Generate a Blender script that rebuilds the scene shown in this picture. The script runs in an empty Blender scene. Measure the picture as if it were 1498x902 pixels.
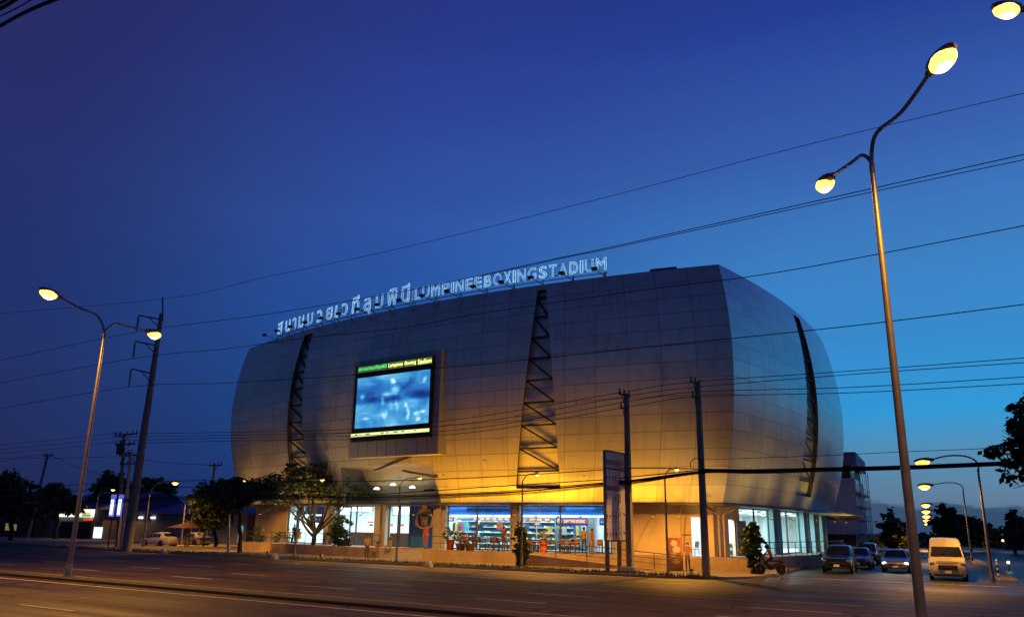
import bpy, bmesh, math, random
from mathutils import Vector, Matrix
random.seed(7)
rnd = random.Random(11)
scene = bpy.context.scene
COL = scene.collection
R_ = math.radians

# ------------------------------------------------------------------ camera
FPX, PITCH, ROLL, CAMZ = 1180.0, R_(15.17), R_(0.9), 2.5
CAM = Vector((0, 0, CAMZ))
fw = Vector((0, math.cos(PITCH), math.sin(PITCH)))
r0 = Vector((1, 0, 0)); u0 = Vector((0, -math.sin(PITCH), math.cos(PITCH)))
rt = math.cos(ROLL) * r0 + math.sin(ROLL) * u0
up = -math.sin(ROLL) * r0 + math.cos(ROLL) * u0
cd = bpy.data.cameras.new('camera'); co = bpy.data.objects.new('camera', cd); COL.objects.link(co)
cd.sensor_width = 36; cd.lens = FPX / 1498 * 36; cd.clip_end = 4000; cd.clip_start = 0.05
co.matrix_world = Matrix(((rt.x, up.x, -fw.x, 0), (rt.y, up.y, -fw.y, 0), (rt.z, up.z, -fw.z, CAMZ), (0, 0, 0, 1)))
scene.camera = co

def ray(x, y): return fw * FPX + rt * (x - 749) - up * (y - 451)
def at_depth(x, y, Y): d = ray(x, y); return CAM + d * (Y / d.y)
def at_ground(x, y, z=0.0): d = ray(x, y); return CAM + d * ((z - CAMZ) / d.z)
RU = Vector((.839, -.545, 0)).normalized()      # along the main road, to the right
RN = Vector((.545, .839, 0)).normalized()       # across the main road, away from the camera
def at_lane(x, y, N): d = ray(x, y); return CAM + d * (N / d.dot(RN))
def UN(u, n, z=0.0): return RU * u + RN * n + Vector((0, 0, z))
ANG_RU = math.atan2(RU.y, RU.x)
SA = R_(26.8)
SS = Vector((math.sin(SA), math.cos(SA), 0)); SR = Vector((math.cos(SA), -math.sin(SA), 0))  # side street: along, right
def SP(s, r, z=0.0): return SS * s + SR * r + Vector((0, 0, z))

# ------------------------------------------------------------------ object helpers
def tag(o, label=None, cat=None, group=None, kind=None):
    if label: o['label'] = label
    if cat: o['category'] = cat
    if group: o['group'] = group
    if kind: o['kind'] = kind
    return o
def thing(name, label, cat, loc=(0, 0, 0), rz=0.0, group=None):
    o = bpy.data.objects.new(name, None); COL.objects.link(o)
    o.empty_display_size = .3
    o.location = loc; o.rotation_euler = (0, 0, rz)
    return tag(o, label, cat, group)
def put(o, parent=None, world=False):
    COL.objects.link(o)
    if parent is not None:
        o.parent = parent
        if world:
            L, E = parent.location, parent.rotation_euler
            o.matrix_parent_inverse = (Matrix.Translation(L) @ E.to_matrix().to_4x4()).inverted()
    return o
def dup(root, loc, rz, label=None, group=None):
    r = root.copy(); COL.objects.link(r); r.location = loc; r.rotation_euler = (0, 0, rz)
    if label: r['label'] = label
    if group: r['group'] = group
    for ch in list(root.children):
        c = ch.copy(); COL.objects.link(c); c.parent = r
        for g in ch.children:
            d = g.copy(); COL.objects.link(d); d.parent = c
    return r

class MB:
    def __init__(s): s.v = []; s.f = []; s.m = []; s.uv = []
    def add(s, vs, fs, m=0, uvs=None):
        b = len(s.v); s.v += [tuple(v) for v in vs]
        for k, f in enumerate(fs):
            s.f.append([b + i for i in f]); s.m.append(m); s.uv.append(uvs[k] if uvs else None)
        return s
    def quad(s, a, b, c, d, m=0, uv=None): return s.add([a, b, c, d], [(0, 1, 2, 3)], m, [uv] if uv else None)
    def box(s, c, size, rz=0.0, m=0, rot=None):
        hx, hy, hz = size[0] / 2, size[1] / 2, size[2] / 2
        M = rot if rot is not None else Matrix.Rotation(rz, 3, 'Z')
        c = Vector(c)
        vs = [c + M @ Vector((x * hx, y * hy, z * hz)) for x in (-1, 1) for y in (-1, 1) for z in (-1, 1)]
        return s.add(vs, [(0, 1, 3, 2), (4, 6, 7, 5), (0, 4, 5, 1), (2, 3, 7, 6), (0, 2, 6, 4), (1, 5, 7, 3)], m)
    def beam(s, a, b, w, h=None, m=0, up=Vector((0, 0, 1))):
        a, b = Vector(a), Vector(b); h = h or w
        d = (b - a); L = d.length; d.normalize()
        x = d.cross(up)
        if x.length < 1e-4: x = d.cross(Vector((0, 1, 0)))
        x.normalize(); y = x.cross(d)
        M = Matrix((x, d, y)).transposed()
        return s.box((a + b) / 2, (w, L, h), rot=M, m=m)
    def tube(s, pts, rad, seg=8, m=0, caps=True):
        pts = [Vector(p) for p in pts]; n = len(pts)
        rs = rad if isinstance(rad, (list, tuple)) else [rad] * n
        rings = []; prev = None
        for i, p in enumerate(pts):
            t = (pts[min(i + 1, n - 1)] - pts[max(i - 1, 0)]).normalized()
            if prev is None:
                a = t.cross(Vector((0, 0, 1)))
                if a.length < 1e-3: a = t.cross(Vector((0, 1, 0)))
            else: a = prev - t * prev.dot(t)
            a.normalize(); prev = a; bb = t.cross(a)
            rings.append([p + (a * math.cos(2 * math.pi * k / seg) + bb * math.sin(2 * math.pi * k / seg)) * rs[i] for k in range(seg)])
        vs = [v for r in rings for v in r]; fs = []
        for i in range(n - 1):
            for k in range(seg):
                k2 = (k + 1) % seg
                fs.append((i * seg + k, i * seg + k2, (i + 1) * seg + k2, (i + 1) * seg + k))
        if caps: fs.append(tuple(range(seg))[::-1]); fs.append(tuple((n - 1) * seg + k for k in range(seg)))
        return s.add(vs, fs, m)
    def lathe(s, prof, c=(0, 0, 0), seg=16, m=0, axis='Z', sx=1, sy=1):
        c = Vector(c); vs = []; fs = []; n = len(prof)
        for (r, z) in prof:
            for k in range(seg):
                a = 2 * math.pi * k / seg
                p = Vector((r * math.cos(a) * sx, r * math.sin(a) * sy, z))
                if axis == 'Y': p = Vector((p.x, p.z, p.y))
                if axis == 'X': p = Vector((p.z, p.x, p.y))
                vs.append(c + p)
        for i in range(n - 1):
            for k in range(seg):
                k2 = (k + 1) % seg
                fs.append((i * seg + k, i * seg + k2, (i + 1) * seg + k2, (i + 1) * seg + k))
        fs.append(tuple(range(seg))[::-1]); fs.append(tuple((n - 1) * seg + k for k in range(seg)))
        return s.add(vs, fs, m)
    def ball(s, c, r, seg=12, rings=8, m=0, sc=(1, 1, 1)):
        prof = [(max(1e-4, math.sin(math.pi * i / rings)) * r, -math.cos(math.pi * i / rings) * r) for i in range(rings + 1)]
        b = len(s.v); s.lathe(prof, (0, 0, 0), seg, m)
        c = Vector(c)
        for i in range(b, len(s.v)):
            v = s.v[i]; s.v[i] = tuple(c + Vector((v[0] * sc[0], v[1] * sc[1], v[2] * sc[2])))
        return s
    def poly(s, pts2, origin, ax, ay, thick=0.0, m=0):
        """flat outline given in (a,b) on plane origin+ax*a+ay*b, extruded by thick along -normal"""
        o = Vector(origin); nrm = ax.cross(ay).normalized()
        n = len(pts2)
        top = [o + ax * a + ay * b for a, b in pts2]
        if not thick: return s.add(top, [tuple(range(n))], m)
        bot = [p - nrm * thick for p in top]
        fs = [tuple(range(n)), tuple(range(2 * n - 1, n - 1, -1))]
        for i in range(n):
            j = (i + 1) % n; fs.append((i, i + n, j + n, j))
        return s.add(top + bot, fs, m)
    def build(s, name, mats, parent=None, world=False, smooth=False, bevel=0, fix=True):
        me = bpy.data.meshes.new(name)
        me.from_pydata(s.v, [], s.f); me.update()
        if not isinstance(mats, (list, tuple)): mats = [mats]
        for m in mats: me.materials.append(m)
        for i, p in enumerate(me.polygons):
            p.material_index = s.m[i]; p.use_smooth = smooth
        if any(u is not None for u in s.uv):
            ul = me.uv_layers.new(name='UVMap')
            for i, p in enumerate(me.polygons):
                if s.uv[i]:
                    for k, li in enumerate(p.loop_indices): ul.data[li].uv = s.uv[i][k]
        elif fix:
            bm = bmesh.new(); bm.from_mesh(me); bmesh.ops.recalc_face_normals(bm, faces=bm.faces); bm.to_mesh(me); bm.free()
        o = bpy.data.objects.new(name, me)
        put(o, parent, world)
        if smooth:
            try: me.set_sharp_from_angle(angle=R_(40))
            except Exception: pass
        if bevel:
            b = o.modifiers.new('bevel', 'BEVEL'); b.width = bevel; b.segments = 2; b.limit_method = 'ANGLE'
        return o

# ------------------------------------------------------------------ materials
def _nt(name):
    m = bpy.data.materials.new(name); m.use_nodes = True
    nt = m.node_tree; return m, nt, nt.nodes['Principled BSDF']
def N(nt, t, **kw):
    n = nt.nodes.new(t)
    for k, v in kw.items():
        try: setattr(n, k, v)
        except Exception: pass
    return n
def mat(name, col, rough=.6, metal=0.0, var=.18, scale=3.0, bump=.0, bscale=None, spec=None, stretch=None, dirt=0.0):
    m, nt, b = _nt(name); L = nt.links.new
    b.inputs['Roughness'].default_value = rough; b.inputs['Metallic'].default_value = metal
    if spec is not None: b.inputs['Specular IOR Level'].default_value = spec
    tc = N(nt, 'ShaderNodeTexCoord'); mp = N(nt, 'ShaderNodeMapping'); L(tc.outputs['Object'], mp.inputs[0])
    if stretch: mp.inputs['Scale'].default_value = stretch
    nz = N(nt, 'ShaderNodeTexNoise'); nz.inputs['Scale'].default_value = scale; nz.inputs['Detail'].default_value = 6; nz.inputs['Roughness'].default_value = .62
    L(mp.outputs[0], nz.inputs['Vector'])
    cr = N(nt, 'ShaderNodeValToRGB'); L(nz.outputs['Fac'], cr.inputs[0])
    lo = tuple(c * (1 - var) for c in col[:3]) + (1,); hi = tuple(min(1, c * (1 + var)) for c in col[:3]) + (1,)
    cr.color_ramp.elements[0].position = .3; cr.color_ramp.elements[0].color = lo
    cr.color_ramp.elements[1].position = .7; cr.color_ramp.elements[1].color = hi
    out = cr.outputs[0]
    if dirt:
        n2 = N(nt, 'ShaderNodeTexNoise'); n2.inputs['Scale'].default_value = scale * .35; n2.inputs['Detail'].default_value = 8
        mp2 = N(nt, 'ShaderNodeMapping'); mp2.inputs['Scale'].default_value = (1, 1, .18); L(tc.outputs['Object'], mp2.inputs[0]); L(mp2.outputs[0], n2.inputs['Vector'])
        r2 = N(nt, 'ShaderNodeValToRGB'); r2.color_ramp.elements[0].position = .5; r2.color_ramp.elements[1].position = .75
        r2.color_ramp.elements[0].color = (1, 1, 1, 1); r2.color_ramp.elements[1].color = (1 - dirt, 1 - dirt, 1 - dirt * 1.05, 1)
        L(n2.outputs['Fac'], r2.inputs[0])
        mx = N(nt, 'ShaderNodeMix', data_type='RGBA', blend_type='MULTIPLY'); mx.inputs[0].default_value = 1
        L(out, mx.inputs[6]); L(r2.outputs[0], mx.inputs[7]); out = mx.outputs[2]
    L(out, b.inputs['Base Color'])
    if bump:
        bn = N(nt, 'ShaderNodeBump'); bn.inputs['Strength'].default_value = bump; bn.inputs['Distance'].default_value = .02
        nb = N(nt, 'ShaderNodeTexNoise'); nb.inputs['Scale'].default_value = bscale or scale * 6; nb.inputs['Detail'].default_value = 4
        L(mp.outputs[0], nb.inputs['Vector']); L(nb.outputs['Fac'], bn.inputs['Height']); L(bn.outputs[0], b.inputs['Normal'])
    return m
def emit(name, col, strength, base=None):
    m, nt, b = _nt(name)
    b.inputs['Base Color'].default_value = (*(base or (.5, .5, .5)), 1)
    b.inputs['Emission Color'].default_value = (*col, 1); b.inputs['Emission Strength'].default_value = strength
    return m
def glass(name, tint=(.9, .97, .97), refl=.10):
    m = bpy.data.materials.new(name); m.use_nodes = True; nt = m.node_tree; nt.nodes.clear(); L = nt.links.new
    o = N(nt, 'ShaderNodeOutputMaterial'); mx = N(nt, 'ShaderNodeMixShader')
    t = N(nt, 'ShaderNodeBsdfTransparent'); t.inputs[0].default_value = (*tint, 1)
    g = N(nt, 'ShaderNodeBsdfGlossy'); g.inputs['Roughness'].default_value = .02
    lw = N(nt, 'ShaderNodeFresnel'); lw.inputs[0].default_value = 1.45
    ad = N(nt, 'ShaderNodeMath', operation='MULTIPLY'); ad.inputs[1].default_value = 1.0 + refl
    gm = N(nt, 'ShaderNodeNewGeometry'); bk = N(nt, 'ShaderNodeMath', operation='SUBTRACT'); bk.inputs[0].default_value = 1; L(gm.outputs['Backfacing'], bk.inputs[1]); b2 = N(nt, 'ShaderNodeMath', operation='MULTIPLY'); L(lw.outputs[0], b2.inputs[0]); L(bk.outputs[0], b2.inputs[1])
    L(b2.outputs[0], ad.inputs[0]); L(ad.outputs[0], mx.inputs[0]); L(t.outputs[0], mx.inputs[1]); L(g.outputs[0], mx.inputs[2]); L(mx.outputs[0], o.inputs[0])
    return m

M = {}
M['steel'] = mat('galvanised_steel', (.30, .30, .30), .45, .8, .2, 4)
M['steel_dark'] = mat('dark_steel', (.06, .06, .07), .5, .6, .2, 4)
M['truss'] = mat('truss_steel', (.018, .018, .02), .6, .2, .2, 4)
M['concrete'] = mat('pole_concrete', (.22, .20, .18), .85, 0, .25, 2.5, .3, dirt=.4)
M['concrete_light'] = mat('pale_concrete', (.42, .40, .36), .85, 0, .2, 2.5, .3, dirt=.3)
M['plaster'] = mat('beige_plaster', (.52, .42, .29), .75, 0, .10, 1.2, .15, dirt=.25)
M['plaster_dark'] = mat('plinth_plaster', (.40, .30, .21), .8, 0, .16, 1.4, .25, dirt=.4)
M['column'] = mat('column_render', (.55, .47, .34), .7, 0, .12, 1.5, .1, dirt=.2)
M['soffit'] = mat('soffit_sheet', (.45, .42, .36), .6, .1, .1, 2)
M['ledge'] = mat('ledge_flashing', (.10, .085, .07), .5, .5, .2, 3)
M['white_in'] = mat('interior_white', (.78, .80, .80), .55, 0, .05, 1.5)
M['floor_tile'] = mat('interior_floor', (.45, .44, .42), .3, 0, .12, 3)
M['black'] = mat('black_plastic', (.012, .012, .013), .5, 0, .2, 5)
M['rubber'] = mat('tyre_rubber', (.015, .015, .015), .85, 0, .2, 8)
M['insul'] = mat('insulator_porcelain', (.05, .03, .025), .3, 0, .2, 8)
M['cable'] = mat('cable_sheath', (.010, .010, .011), .7, 0, .2, 6)
M['blue_fascia'] = mat('blue_fascia', (.012, .11, .46), .45, 0, .08, 1.5)
M['navy'] = mat('navy_band', (.008, .04, .17), .45, 0, .08, 1.5)
M['purple'] = mat('purple_board', (.05, .04, .25), .4, 0, .1, 2)
M['red'] = mat('red_board', (.5, .05, .02), .45, 0, .1, 2)
M['orange_red'] = mat('orange_red_board', (.62, .13, .03), .5, 0, .12, 2)
M['gold'] = mat('gold_foil', (.75, .5, .12), .4, .2, .2, 9)
M['gold_dark'] = mat('gold_foil_dark', (.42, .30, .08), .45, .2, .25, 9)
M['white_paint'] = mat('white_paint', (.75, .75, .73), .5, 0, .06, 3)
M['wood'] = mat('dark_wood', (.10, .05, .025), .5, 0, .3, 6)
M['glass'] = glass('shop_glass')
M['dark_glass'] = mat('vehicle_glass', (.012, .014, .016), .06, 0, .1, 2, spec=.7)
M['bark'] = mat('bark', (.035, .026, .018), .9, 0, .35, 7, .6)
M['cool_lamp'] = emit('cool_fluorescent', (.72, .95, 1.0), 14)
M['sodium'] = emit('sodium_lens', (1.0, .50, .09), 3.2); M['bulb'] = emit('sodium_bulb', (1.0, .75, .4), 14)
M['sodium_far'] = emit('sodium_lens_far', (1.0, .45, .06), 3.4)
for k_ in ('sodium', 'sodium_far', 'bulb'): M[k_].cycles.emission_sampling = 'NONE'   # their light comes from the lamps beside them
M['leaf_a'] = mat('leaf_dark', (.045, .075, .02), .6, 0, .4, 1.2)
M['leaf_b'] = mat('leaf_mid', (.075, .105, .03), .6, 0, .4, 1.2)
M['leaf_c'] = mat('leaf_glossy', (.05, .10, .035), .4, 0, .4, 2)

def light(kind, name, loc, energy, col, rot=None, **kw):
    l = bpy.data.lights.new(name, kind); l.energy = energy; l.color = col
    for k, v in kw.items(): setattr(l, k, v)
    o = bpy.data.objects.new(name, l); COL.objects.link(o); o.location = loc
    if rot is not None: o.rotation_euler = rot
    return o
def aim(o, target):
    d = Vector(target) - Vector(o.location)
    o.rotation_euler = d.to_track_quat('-Z', 'Y').to_euler(); return o

# ------------------------------------------------------------------ world (dusk)
w = bpy.data.worlds.new('World'); scene.world = w; w.use_nodes = True
nt = w.node_tree; nt.nodes.clear(); L = nt.links.new
wo = N(nt, 'ShaderNodeOutputWorld'); bg = N(nt, 'ShaderNodeBackground'); L(bg.outputs[0], wo.inputs[0])
tc = N(nt, 'ShaderNodeTexCoord'); sep = N(nt, 'ShaderNodeSeparateXYZ')
nrmz = N(nt, 'ShaderNodeVectorMath', operation='NORMALIZE'); L(tc.outputs['Generated'], nrmz.inputs[0]); L(nrmz.outputs[0], sep.inputs[0])
def ramp(stops, src):
    r = N(nt, 'ShaderNodeValToRGB'); cr = r.color_ramp
    cr.elements[0].position = stops[0][0]; cr.elements[0].color = (*stops[0][1], 1)
    cr.elements[1].position = stops[-1][0]; cr.elements[1].color = (*stops[-1][1], 1)
    for p, c in stops[1:-1]:
        e = cr.elements.new(p); e.color = (*c, 1)
    L(src, r.inputs[0]); return r.outputs[0]
SKY_R = [(0.0, (.10, .15, .26)), (.04, (.11, .21, .33)), (.085, (.09, .27, .45)), (.13, (.03, .33, .70)), (.22, (.04, .26, .62)), (.30, (.045, .215, .54)), (.42, (.04, .12, .42)), (.55, (.018, .052, .30)), (.65, (.018, .034, .22)), (1, (.01, .012, .08))]
SKY_L = [(0.0, (.014, .019, .075)), (.12, (.0165, .028, .115)), (.25, (.016, .032, .15)), (.38, (.02, .030, .15)), (.52, (.02, .025, .13)), (.65, (.018, .02, .10)), (1, (.006, .007, .045))]
SKY_M = [(0.0, (.008, .045, .2)), (.12, (.007, .068, .29)), (.25, (.018, .095, .38)), (.36, (.03, .095, .385)), (.5, (.024, .05, .28)), (.62, (.021, .034, .23)), (1, (.009, .01, .07))]
cR = ramp(SKY_R, sep.outputs[2]); cL = ramp(SKY_L, sep.outputs[2]); cM = ramp(SKY_M, sep.outputs[2])
# azimuth weight: angle toward the afterglow
GA = R_(48)
dt = N(nt, 'ShaderNodeVectorMath', operation='DOT_PRODUCT'); 
fl = N(nt, 'ShaderNodeVectorMath', operation='MULTIPLY'); fl.inputs[1].default_value = (1, 1, 0); L(nrmz.outputs[0], fl.inputs[0])
fn = N(nt, 'ShaderNodeVectorMath', operation='NORMALIZE'); L(fl.outputs[0], fn.inputs[0])
L(fn.outputs[0], dt.inputs[0]); dt.inputs[1].default_value = (math.sin(GA), math.cos(GA), 0)
def mrange(src, a, b):
    r = N(nt, 'ShaderNodeMapRange', interpolation_type='SMOOTHSTEP'); r.inputs[1].default_value = a; r.inputs[2].default_value = b
    L(src, r.inputs[0]); return r.outputs[0]
def mixc(f, a, b):
    x = N(nt, 'ShaderNodeMix', data_type='RGBA'); 
    if isinstance(f, float): x.inputs[0].default_value = f
    else: L(f, x.inputs[0])
    L(a, x.inputs[6]); L(b, x.inputs[7]); return x.outputs[2]
SKY_B = [(0.0, (.018, .035, .09)), (.12, (.020, .052, .135)), (.35, (.018, .050, .15)), (.6, (.014, .03, .12)), (1, (.008, .01, .06))]
cB = ramp(SKY_B, sep.outputs[2])
lm = mixc(mrange(dt.outputs['Value'], -.35, .02), cB, cL)
lm = mixc(mrange(dt.outputs['Value'], .12, .66), lm, cM)
sky = mixc(mrange(dt.outputs['Value'], .55, .98), lm, cR)
# low dark cloud bank and a few wisps near the afterglow
mp = N(nt, 'ShaderNodeMapping'); mp.inputs['Scale'].default_value = (3.2, 3.2, 13); L(nrmz.outputs[0], mp.inputs[0])
nz = N(nt, 'ShaderNodeTexNoise'); nz.inputs['Scale'].default_value = 2.6; nz.inputs['Detail'].default_value = 7; nz.inputs['Roughness'].default_value = .55; L(mp.outputs[0], nz.inputs['Vector'])
hb = N(nt, 'ShaderNodeMapRange'); hb.inputs[1].default_value = .012; hb.inputs[2].default_value = .07; hb.inputs[3].default_value = .34; hb.inputs[4].default_value = -.16; L(sep.outputs[2], hb.inputs[0])
sm = N(nt, 'ShaderNodeMath', operation='ADD'); L(nz.outputs['Fac'], sm.inputs[0]); L(hb.outputs[0], sm.inputs[1])
cf = mrange(sm.outputs[0], .58, .68)
cfs = N(nt, 'ShaderNodeMath', operation='MULTIPLY'); cfs.inputs[1].default_value = .8; L(cf, cfs.inputs[0])
cc = N(nt, 'ShaderNodeRGB'); cc.outputs[0].default_value = (.016, .05, .12, 1)
gl = N(nt, 'ShaderNodeMath', operation='MULTIPLY'); L(cfs.outputs[0], gl.inputs[0]); L(mrange(dt.outputs['Value'], .75, .95), gl.inputs[1])
sky = mixc(gl.outputs[0], sky, cc.outputs[0])
m3 = N(nt, 'ShaderNodeMapping'); m3.inputs['Scale'].default_value = (1.2, 2.6, 5); m3.inputs['Rotation'].default_value = (0, 0, .5); L(nrmz.outputs[0], m3.inputs[0])
n3 = N(nt, 'ShaderNodeTexNoise'); n3.inputs['Scale'].default_value = 1.5; n3.inputs['Detail'].default_value = 6; n3.inputs['Distortion'].default_value = .6; L(m3.outputs[0], n3.inputs['Vector'])
v3 = N(nt, 'ShaderNodeMapRange'); v3.inputs[1].default_value = .3; v3.inputs[2].default_value = .75; v3.inputs[3].default_value = .94; v3.inputs[4].default_value = 1.08; L(n3.outputs[0], v3.inputs[0])
s3 = N(nt, 'ShaderNodeVectorMath', operation='SCALE'); L(sky, s3.inputs[0]); L(v3.outputs[0], s3.inputs['Scale']); sky = s3.outputs[0]
# the Nishita twilight dome adds its own faint blue
ns = N(nt, 'ShaderNodeTexSky', sky_type='NISHITA'); ns.sun_disc = False; ns.sun_elevation = R_(-5); ns.sun_rotation = GA; ns.altitude = 10
nsm = N(nt, 'ShaderNodeMix', data_type='RGBA', blend_type='ADD'); nsm.inputs[0].default_value = .04; L(sky, nsm.inputs[6]); L(ns.outputs[0], nsm.inputs[7])
L(nsm.outputs[2], bg.inputs[0]); bg.inputs[1].default_value = 1.0

# ------------------------------------------------------------------ render settings
scene.render.engine = 'CYCLES'
scene.cycles.use_denoising = True; scene.cycles.denoising_prefilter = 'ACCURATE'
try: scene.cycles.denoiser = 'OPENIMAGEDENOISE'
except Exception: pass
scene.cycles.max_bounces = 6; scene.cycles.diffuse_bounces = 3; scene.cycles.glossy_bounces = 3; scene.cycles.transparent_max_bounces = 12
scene.cycles.sample_clamp_direct = 4; scene.cycles.sample_clamp_indirect = 1.5; scene.cycles.caustics_reflective = False; scene.cycles.caustics_refractive = False
scene.view_settings.view_transform = 'Standard'; scene.view_settings.look = 'None'
scene.view_settings.exposure = 0; scene.view_settings.gamma = 1; scene.view_settings.use_curve_mapping = False
# ================================================================== THE STADIUM
ZB, ZT = 4.26, 20.25
RD = R_(27.6)
_c = [Vector((-26.7, 83.5)), Vector((13.97, 54.0))]
_c.append(_c[1] + Vector((math.sin(RD), math.cos(RD))) * 50)
_c.append(_c[0] + Vector((math.sin(RD), math.cos(RD))) * 50)
def _outn(i):
    d = (_c[(i + 1) % 4] - _c[i]).normalized(); return Vector((d.y, -d.x))
_k = []
for i in range(4):
    n1, n2 = _outn(i - 1), _outn(i); _k.append((n1 + n2) / (1 + n1.dot(n2)))
TURN = R_(15)
def face_xy(i, s, o):
    a = _c[i] + _k[i] * o; b = _c[(i + 1) % 4] + _k[(i + 1) % 4] * o
    ch = b - a; Rr = ch.length / 2 / math.sin(TURN); d = ch.normalized(); n = Vector((d.y, -d.x))
    cen = (a + b) / 2 - n * Rr * math.cos(TURN)
    t = (s * 2 - 1) * TURN
    return cen + (n * math.cos(t) + d * math.sin(t)) * Rr
def fpt(i, s, o, z): p = face_xy(i, s, o); return Vector((p.x, p.y, z))
def fdir(i, s, o=0.0):
    d = face_xy(i, s + .002, o) - face_xy(i, s - .002, o); d.normalize(); return Vector((d.x, d.y, 0))
def fnrm(i, s, o=0.0): d = fdir(i, s, o); return Vector((d.y, -d.x, 0))
def bulge(t): return 5.3 * t - 4.6 * t * t
def on_face(px, py, i, o):
    """the (s, z) where the line of sight through a photo pixel meets the vertical sheet at offset o of face i"""
    d = ray(px, py); lo, hi = -.3, (.68 if i == 1 else 1.3)
    for _ in range(50):
        mid = (lo + hi) / 2; p = face_xy(i, mid, o)
        if p.x * d.y - p.y * d.x < 0: lo = mid
        else: hi = mid
    p = face_xy(i, lo, o); h2 = d.x * d.x + d.y * d.y
    return lo, CAMZ + d.z * (p.x * d.x + p.y * d.y) / h2
def on_shell(px, py, i):
    o = 1.0
    for _ in range(8):
        s, z = on_face(px, py, i, o); t = max(0, min(1, (z - ZB) / (ZT - ZB))); o = bulge(t)
    return s, t
def sh(i, s, t, d=0.0): return fpt(i, s, bulge(t) + d, ZB + (ZT - ZB) * t)

# --- cladding: satin aluminium cassettes, seams and panel to panel variation from the UV grid
def cladding(name, base, metal, rough):
    m, nt, b = _nt(name); L = nt.links.new
    uv = N(nt, 'ShaderNodeUVMap'); sp = N(nt, 'ShaderNodeSeparateXYZ'); L(uv.outputs[0], sp.inputs[0])
    def seam(src, wd):
        f = N(nt, 'ShaderNodeMath', operation='FRACT'); L(src, f.inputs[0])
        p = N(nt, 'ShaderNodeMath', operation='PINGPONG'); p.inputs[1].default_value = .5; L(f.outputs[0], p.inputs[0])
        c = N(nt, 'ShaderNodeMath', operation='LESS_THAN'); c.inputs[1].default_value = wd; L(p.outputs[0], c.inputs[0]); return c.outputs[0]
    a = seam(sp.outputs[0], .014); c = seam(sp.outputs[1], .032)
    mxm = N(nt, 'ShaderNodeMath', operation='MAXIMUM'); L(a, mxm.inputs[0]); L(c, mxm.inputs[1])
    fl = N(nt, 'ShaderNodeVectorMath', operation='FLOOR'); L(uv.outputs[0], fl.inputs[0])
    wn = N(nt, 'ShaderNodeTexWhiteNoise', noise_dimensions='3D'); L(fl.outputs[0], wn.inputs[0])
    mr = N(nt, 'ShaderNodeMapRange'); mr.inputs[3].default_value = .90; mr.inputs[4].default_value = 1.06; L(wn.outputs[0], mr.inputs[0])
    nz = N(nt, 'ShaderNodeTexNoise'); nz.inputs['Scale'].default_value = 1.6; nz.inputs['Detail'].default_value = 7; L(uv.outputs[0], nz.inputs['Vector'])
    mr2 = N(nt, 'ShaderNodeMapRange'); mr2.inputs[3].default_value = .93; mr2.inputs[4].default_value = 1.06; L(nz.outputs[0], mr2.inputs[0])
    smp = N(nt, 'ShaderNodeMapping'); smp.inputs['Scale'].default_value = (3.2, .16, 1); L(uv.outputs[0], smp.inputs[0])
    sn_ = N(nt, 'ShaderNodeTexNoise'); sn_.inputs['Scale'].default_value = 2.2; sn_.inputs['Detail'].default_value = 5; L(smp.outputs[0], sn_.inputs['Vector'])
    sr_ = N(nt, 'ShaderNodeMapRange'); sr_.inputs[1].default_value = .50; sr_.inputs[2].default_value = .72; sr_.inputs[3].default_value = 1.0; sr_.inputs[4].default_value = .80; L(sn_.outputs[0], sr_.inputs[0])   # rain streaks
    mu0 = N(nt, 'ShaderNodeMath', operation='MULTIPLY'); L(mr.outputs[0], mu0.inputs[0]); L(sr_.outputs[0], mu0.inputs[1])
    mu = N(nt, 'ShaderNodeMath', operation='MULTIPLY'); L(mu0.outputs[0], mu.inputs[0]); L(mr2.outputs[0], mu.inputs[1])
    vm = N(nt, 'ShaderNodeVectorMath', operation='SCALE'); vm.inputs[0].default_value = base; L(mu.outputs[0], vm.inputs['Scale'])
    mx = N(nt, 'ShaderNodeMix', data_type='RGBA'); L(mxm.outputs[0], mx.inputs[0]); L(vm.outputs[0], mx.inputs[6]); mx.inputs[7].default_value = (base[0] * .58, base[1] * .58, base[2] * .58, 1)
    L(mx.outputs[2], b.inputs['Base Color'])
    b.inputs['Metallic'].default_value = metal; b.inputs['Coat Weight'].default_value = .5; b.inputs['Coat Roughness'].default_value = .24
    rr = N(nt, 'ShaderNodeMapRange'); rr.inputs[3].default_value = rough - .05; rr.inputs[4].default_value = rough + .08; L(wn.outputs[1] if False else nz.outputs[0], rr.inputs[0]); L(rr.outputs[0], b.inputs['Roughness'])
    # slight tilt of every cassette
    sb = N(nt, 'ShaderNodeVectorMath', operation='SUBTRACT'); L(wn.outputs[1], sb.inputs[0]); sb.inputs[1].default_value = (.5, .5, .5)
    sc = N(nt, 'ShaderNodeVectorMath', operation='SCALE'); sc.inputs['Scale'].default_value = .03; L(sb.outputs[0], sc.inputs[0])
    ge = N(nt, 'ShaderNodeNewGeometry'); ad = N(nt, 'ShaderNodeVectorMath', operation='ADD'); L(ge.outputs['Normal'], ad.inputs[0]); L(sc.outputs[0], ad.inputs[1])
    nn = N(nt, 'ShaderNodeVectorMath', operation='NORMALIZE'); L(ad.outputs[0], nn.inputs[0]); L(nn.outputs[0], b.inputs['Normal'])
    return m
M['clad'] = cladding('aluminium_cladding', (.60, .59, .60), .5, .28)
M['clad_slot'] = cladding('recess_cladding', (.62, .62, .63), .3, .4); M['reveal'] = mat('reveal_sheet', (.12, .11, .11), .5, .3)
NU, NV = 23, 14

stadium = thing('stadium', 'barrel-shaped metal clad boxing stadium with zigzag slots and lit shopfronts', 'stadium', (5.9, 90.5, 0))

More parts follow.
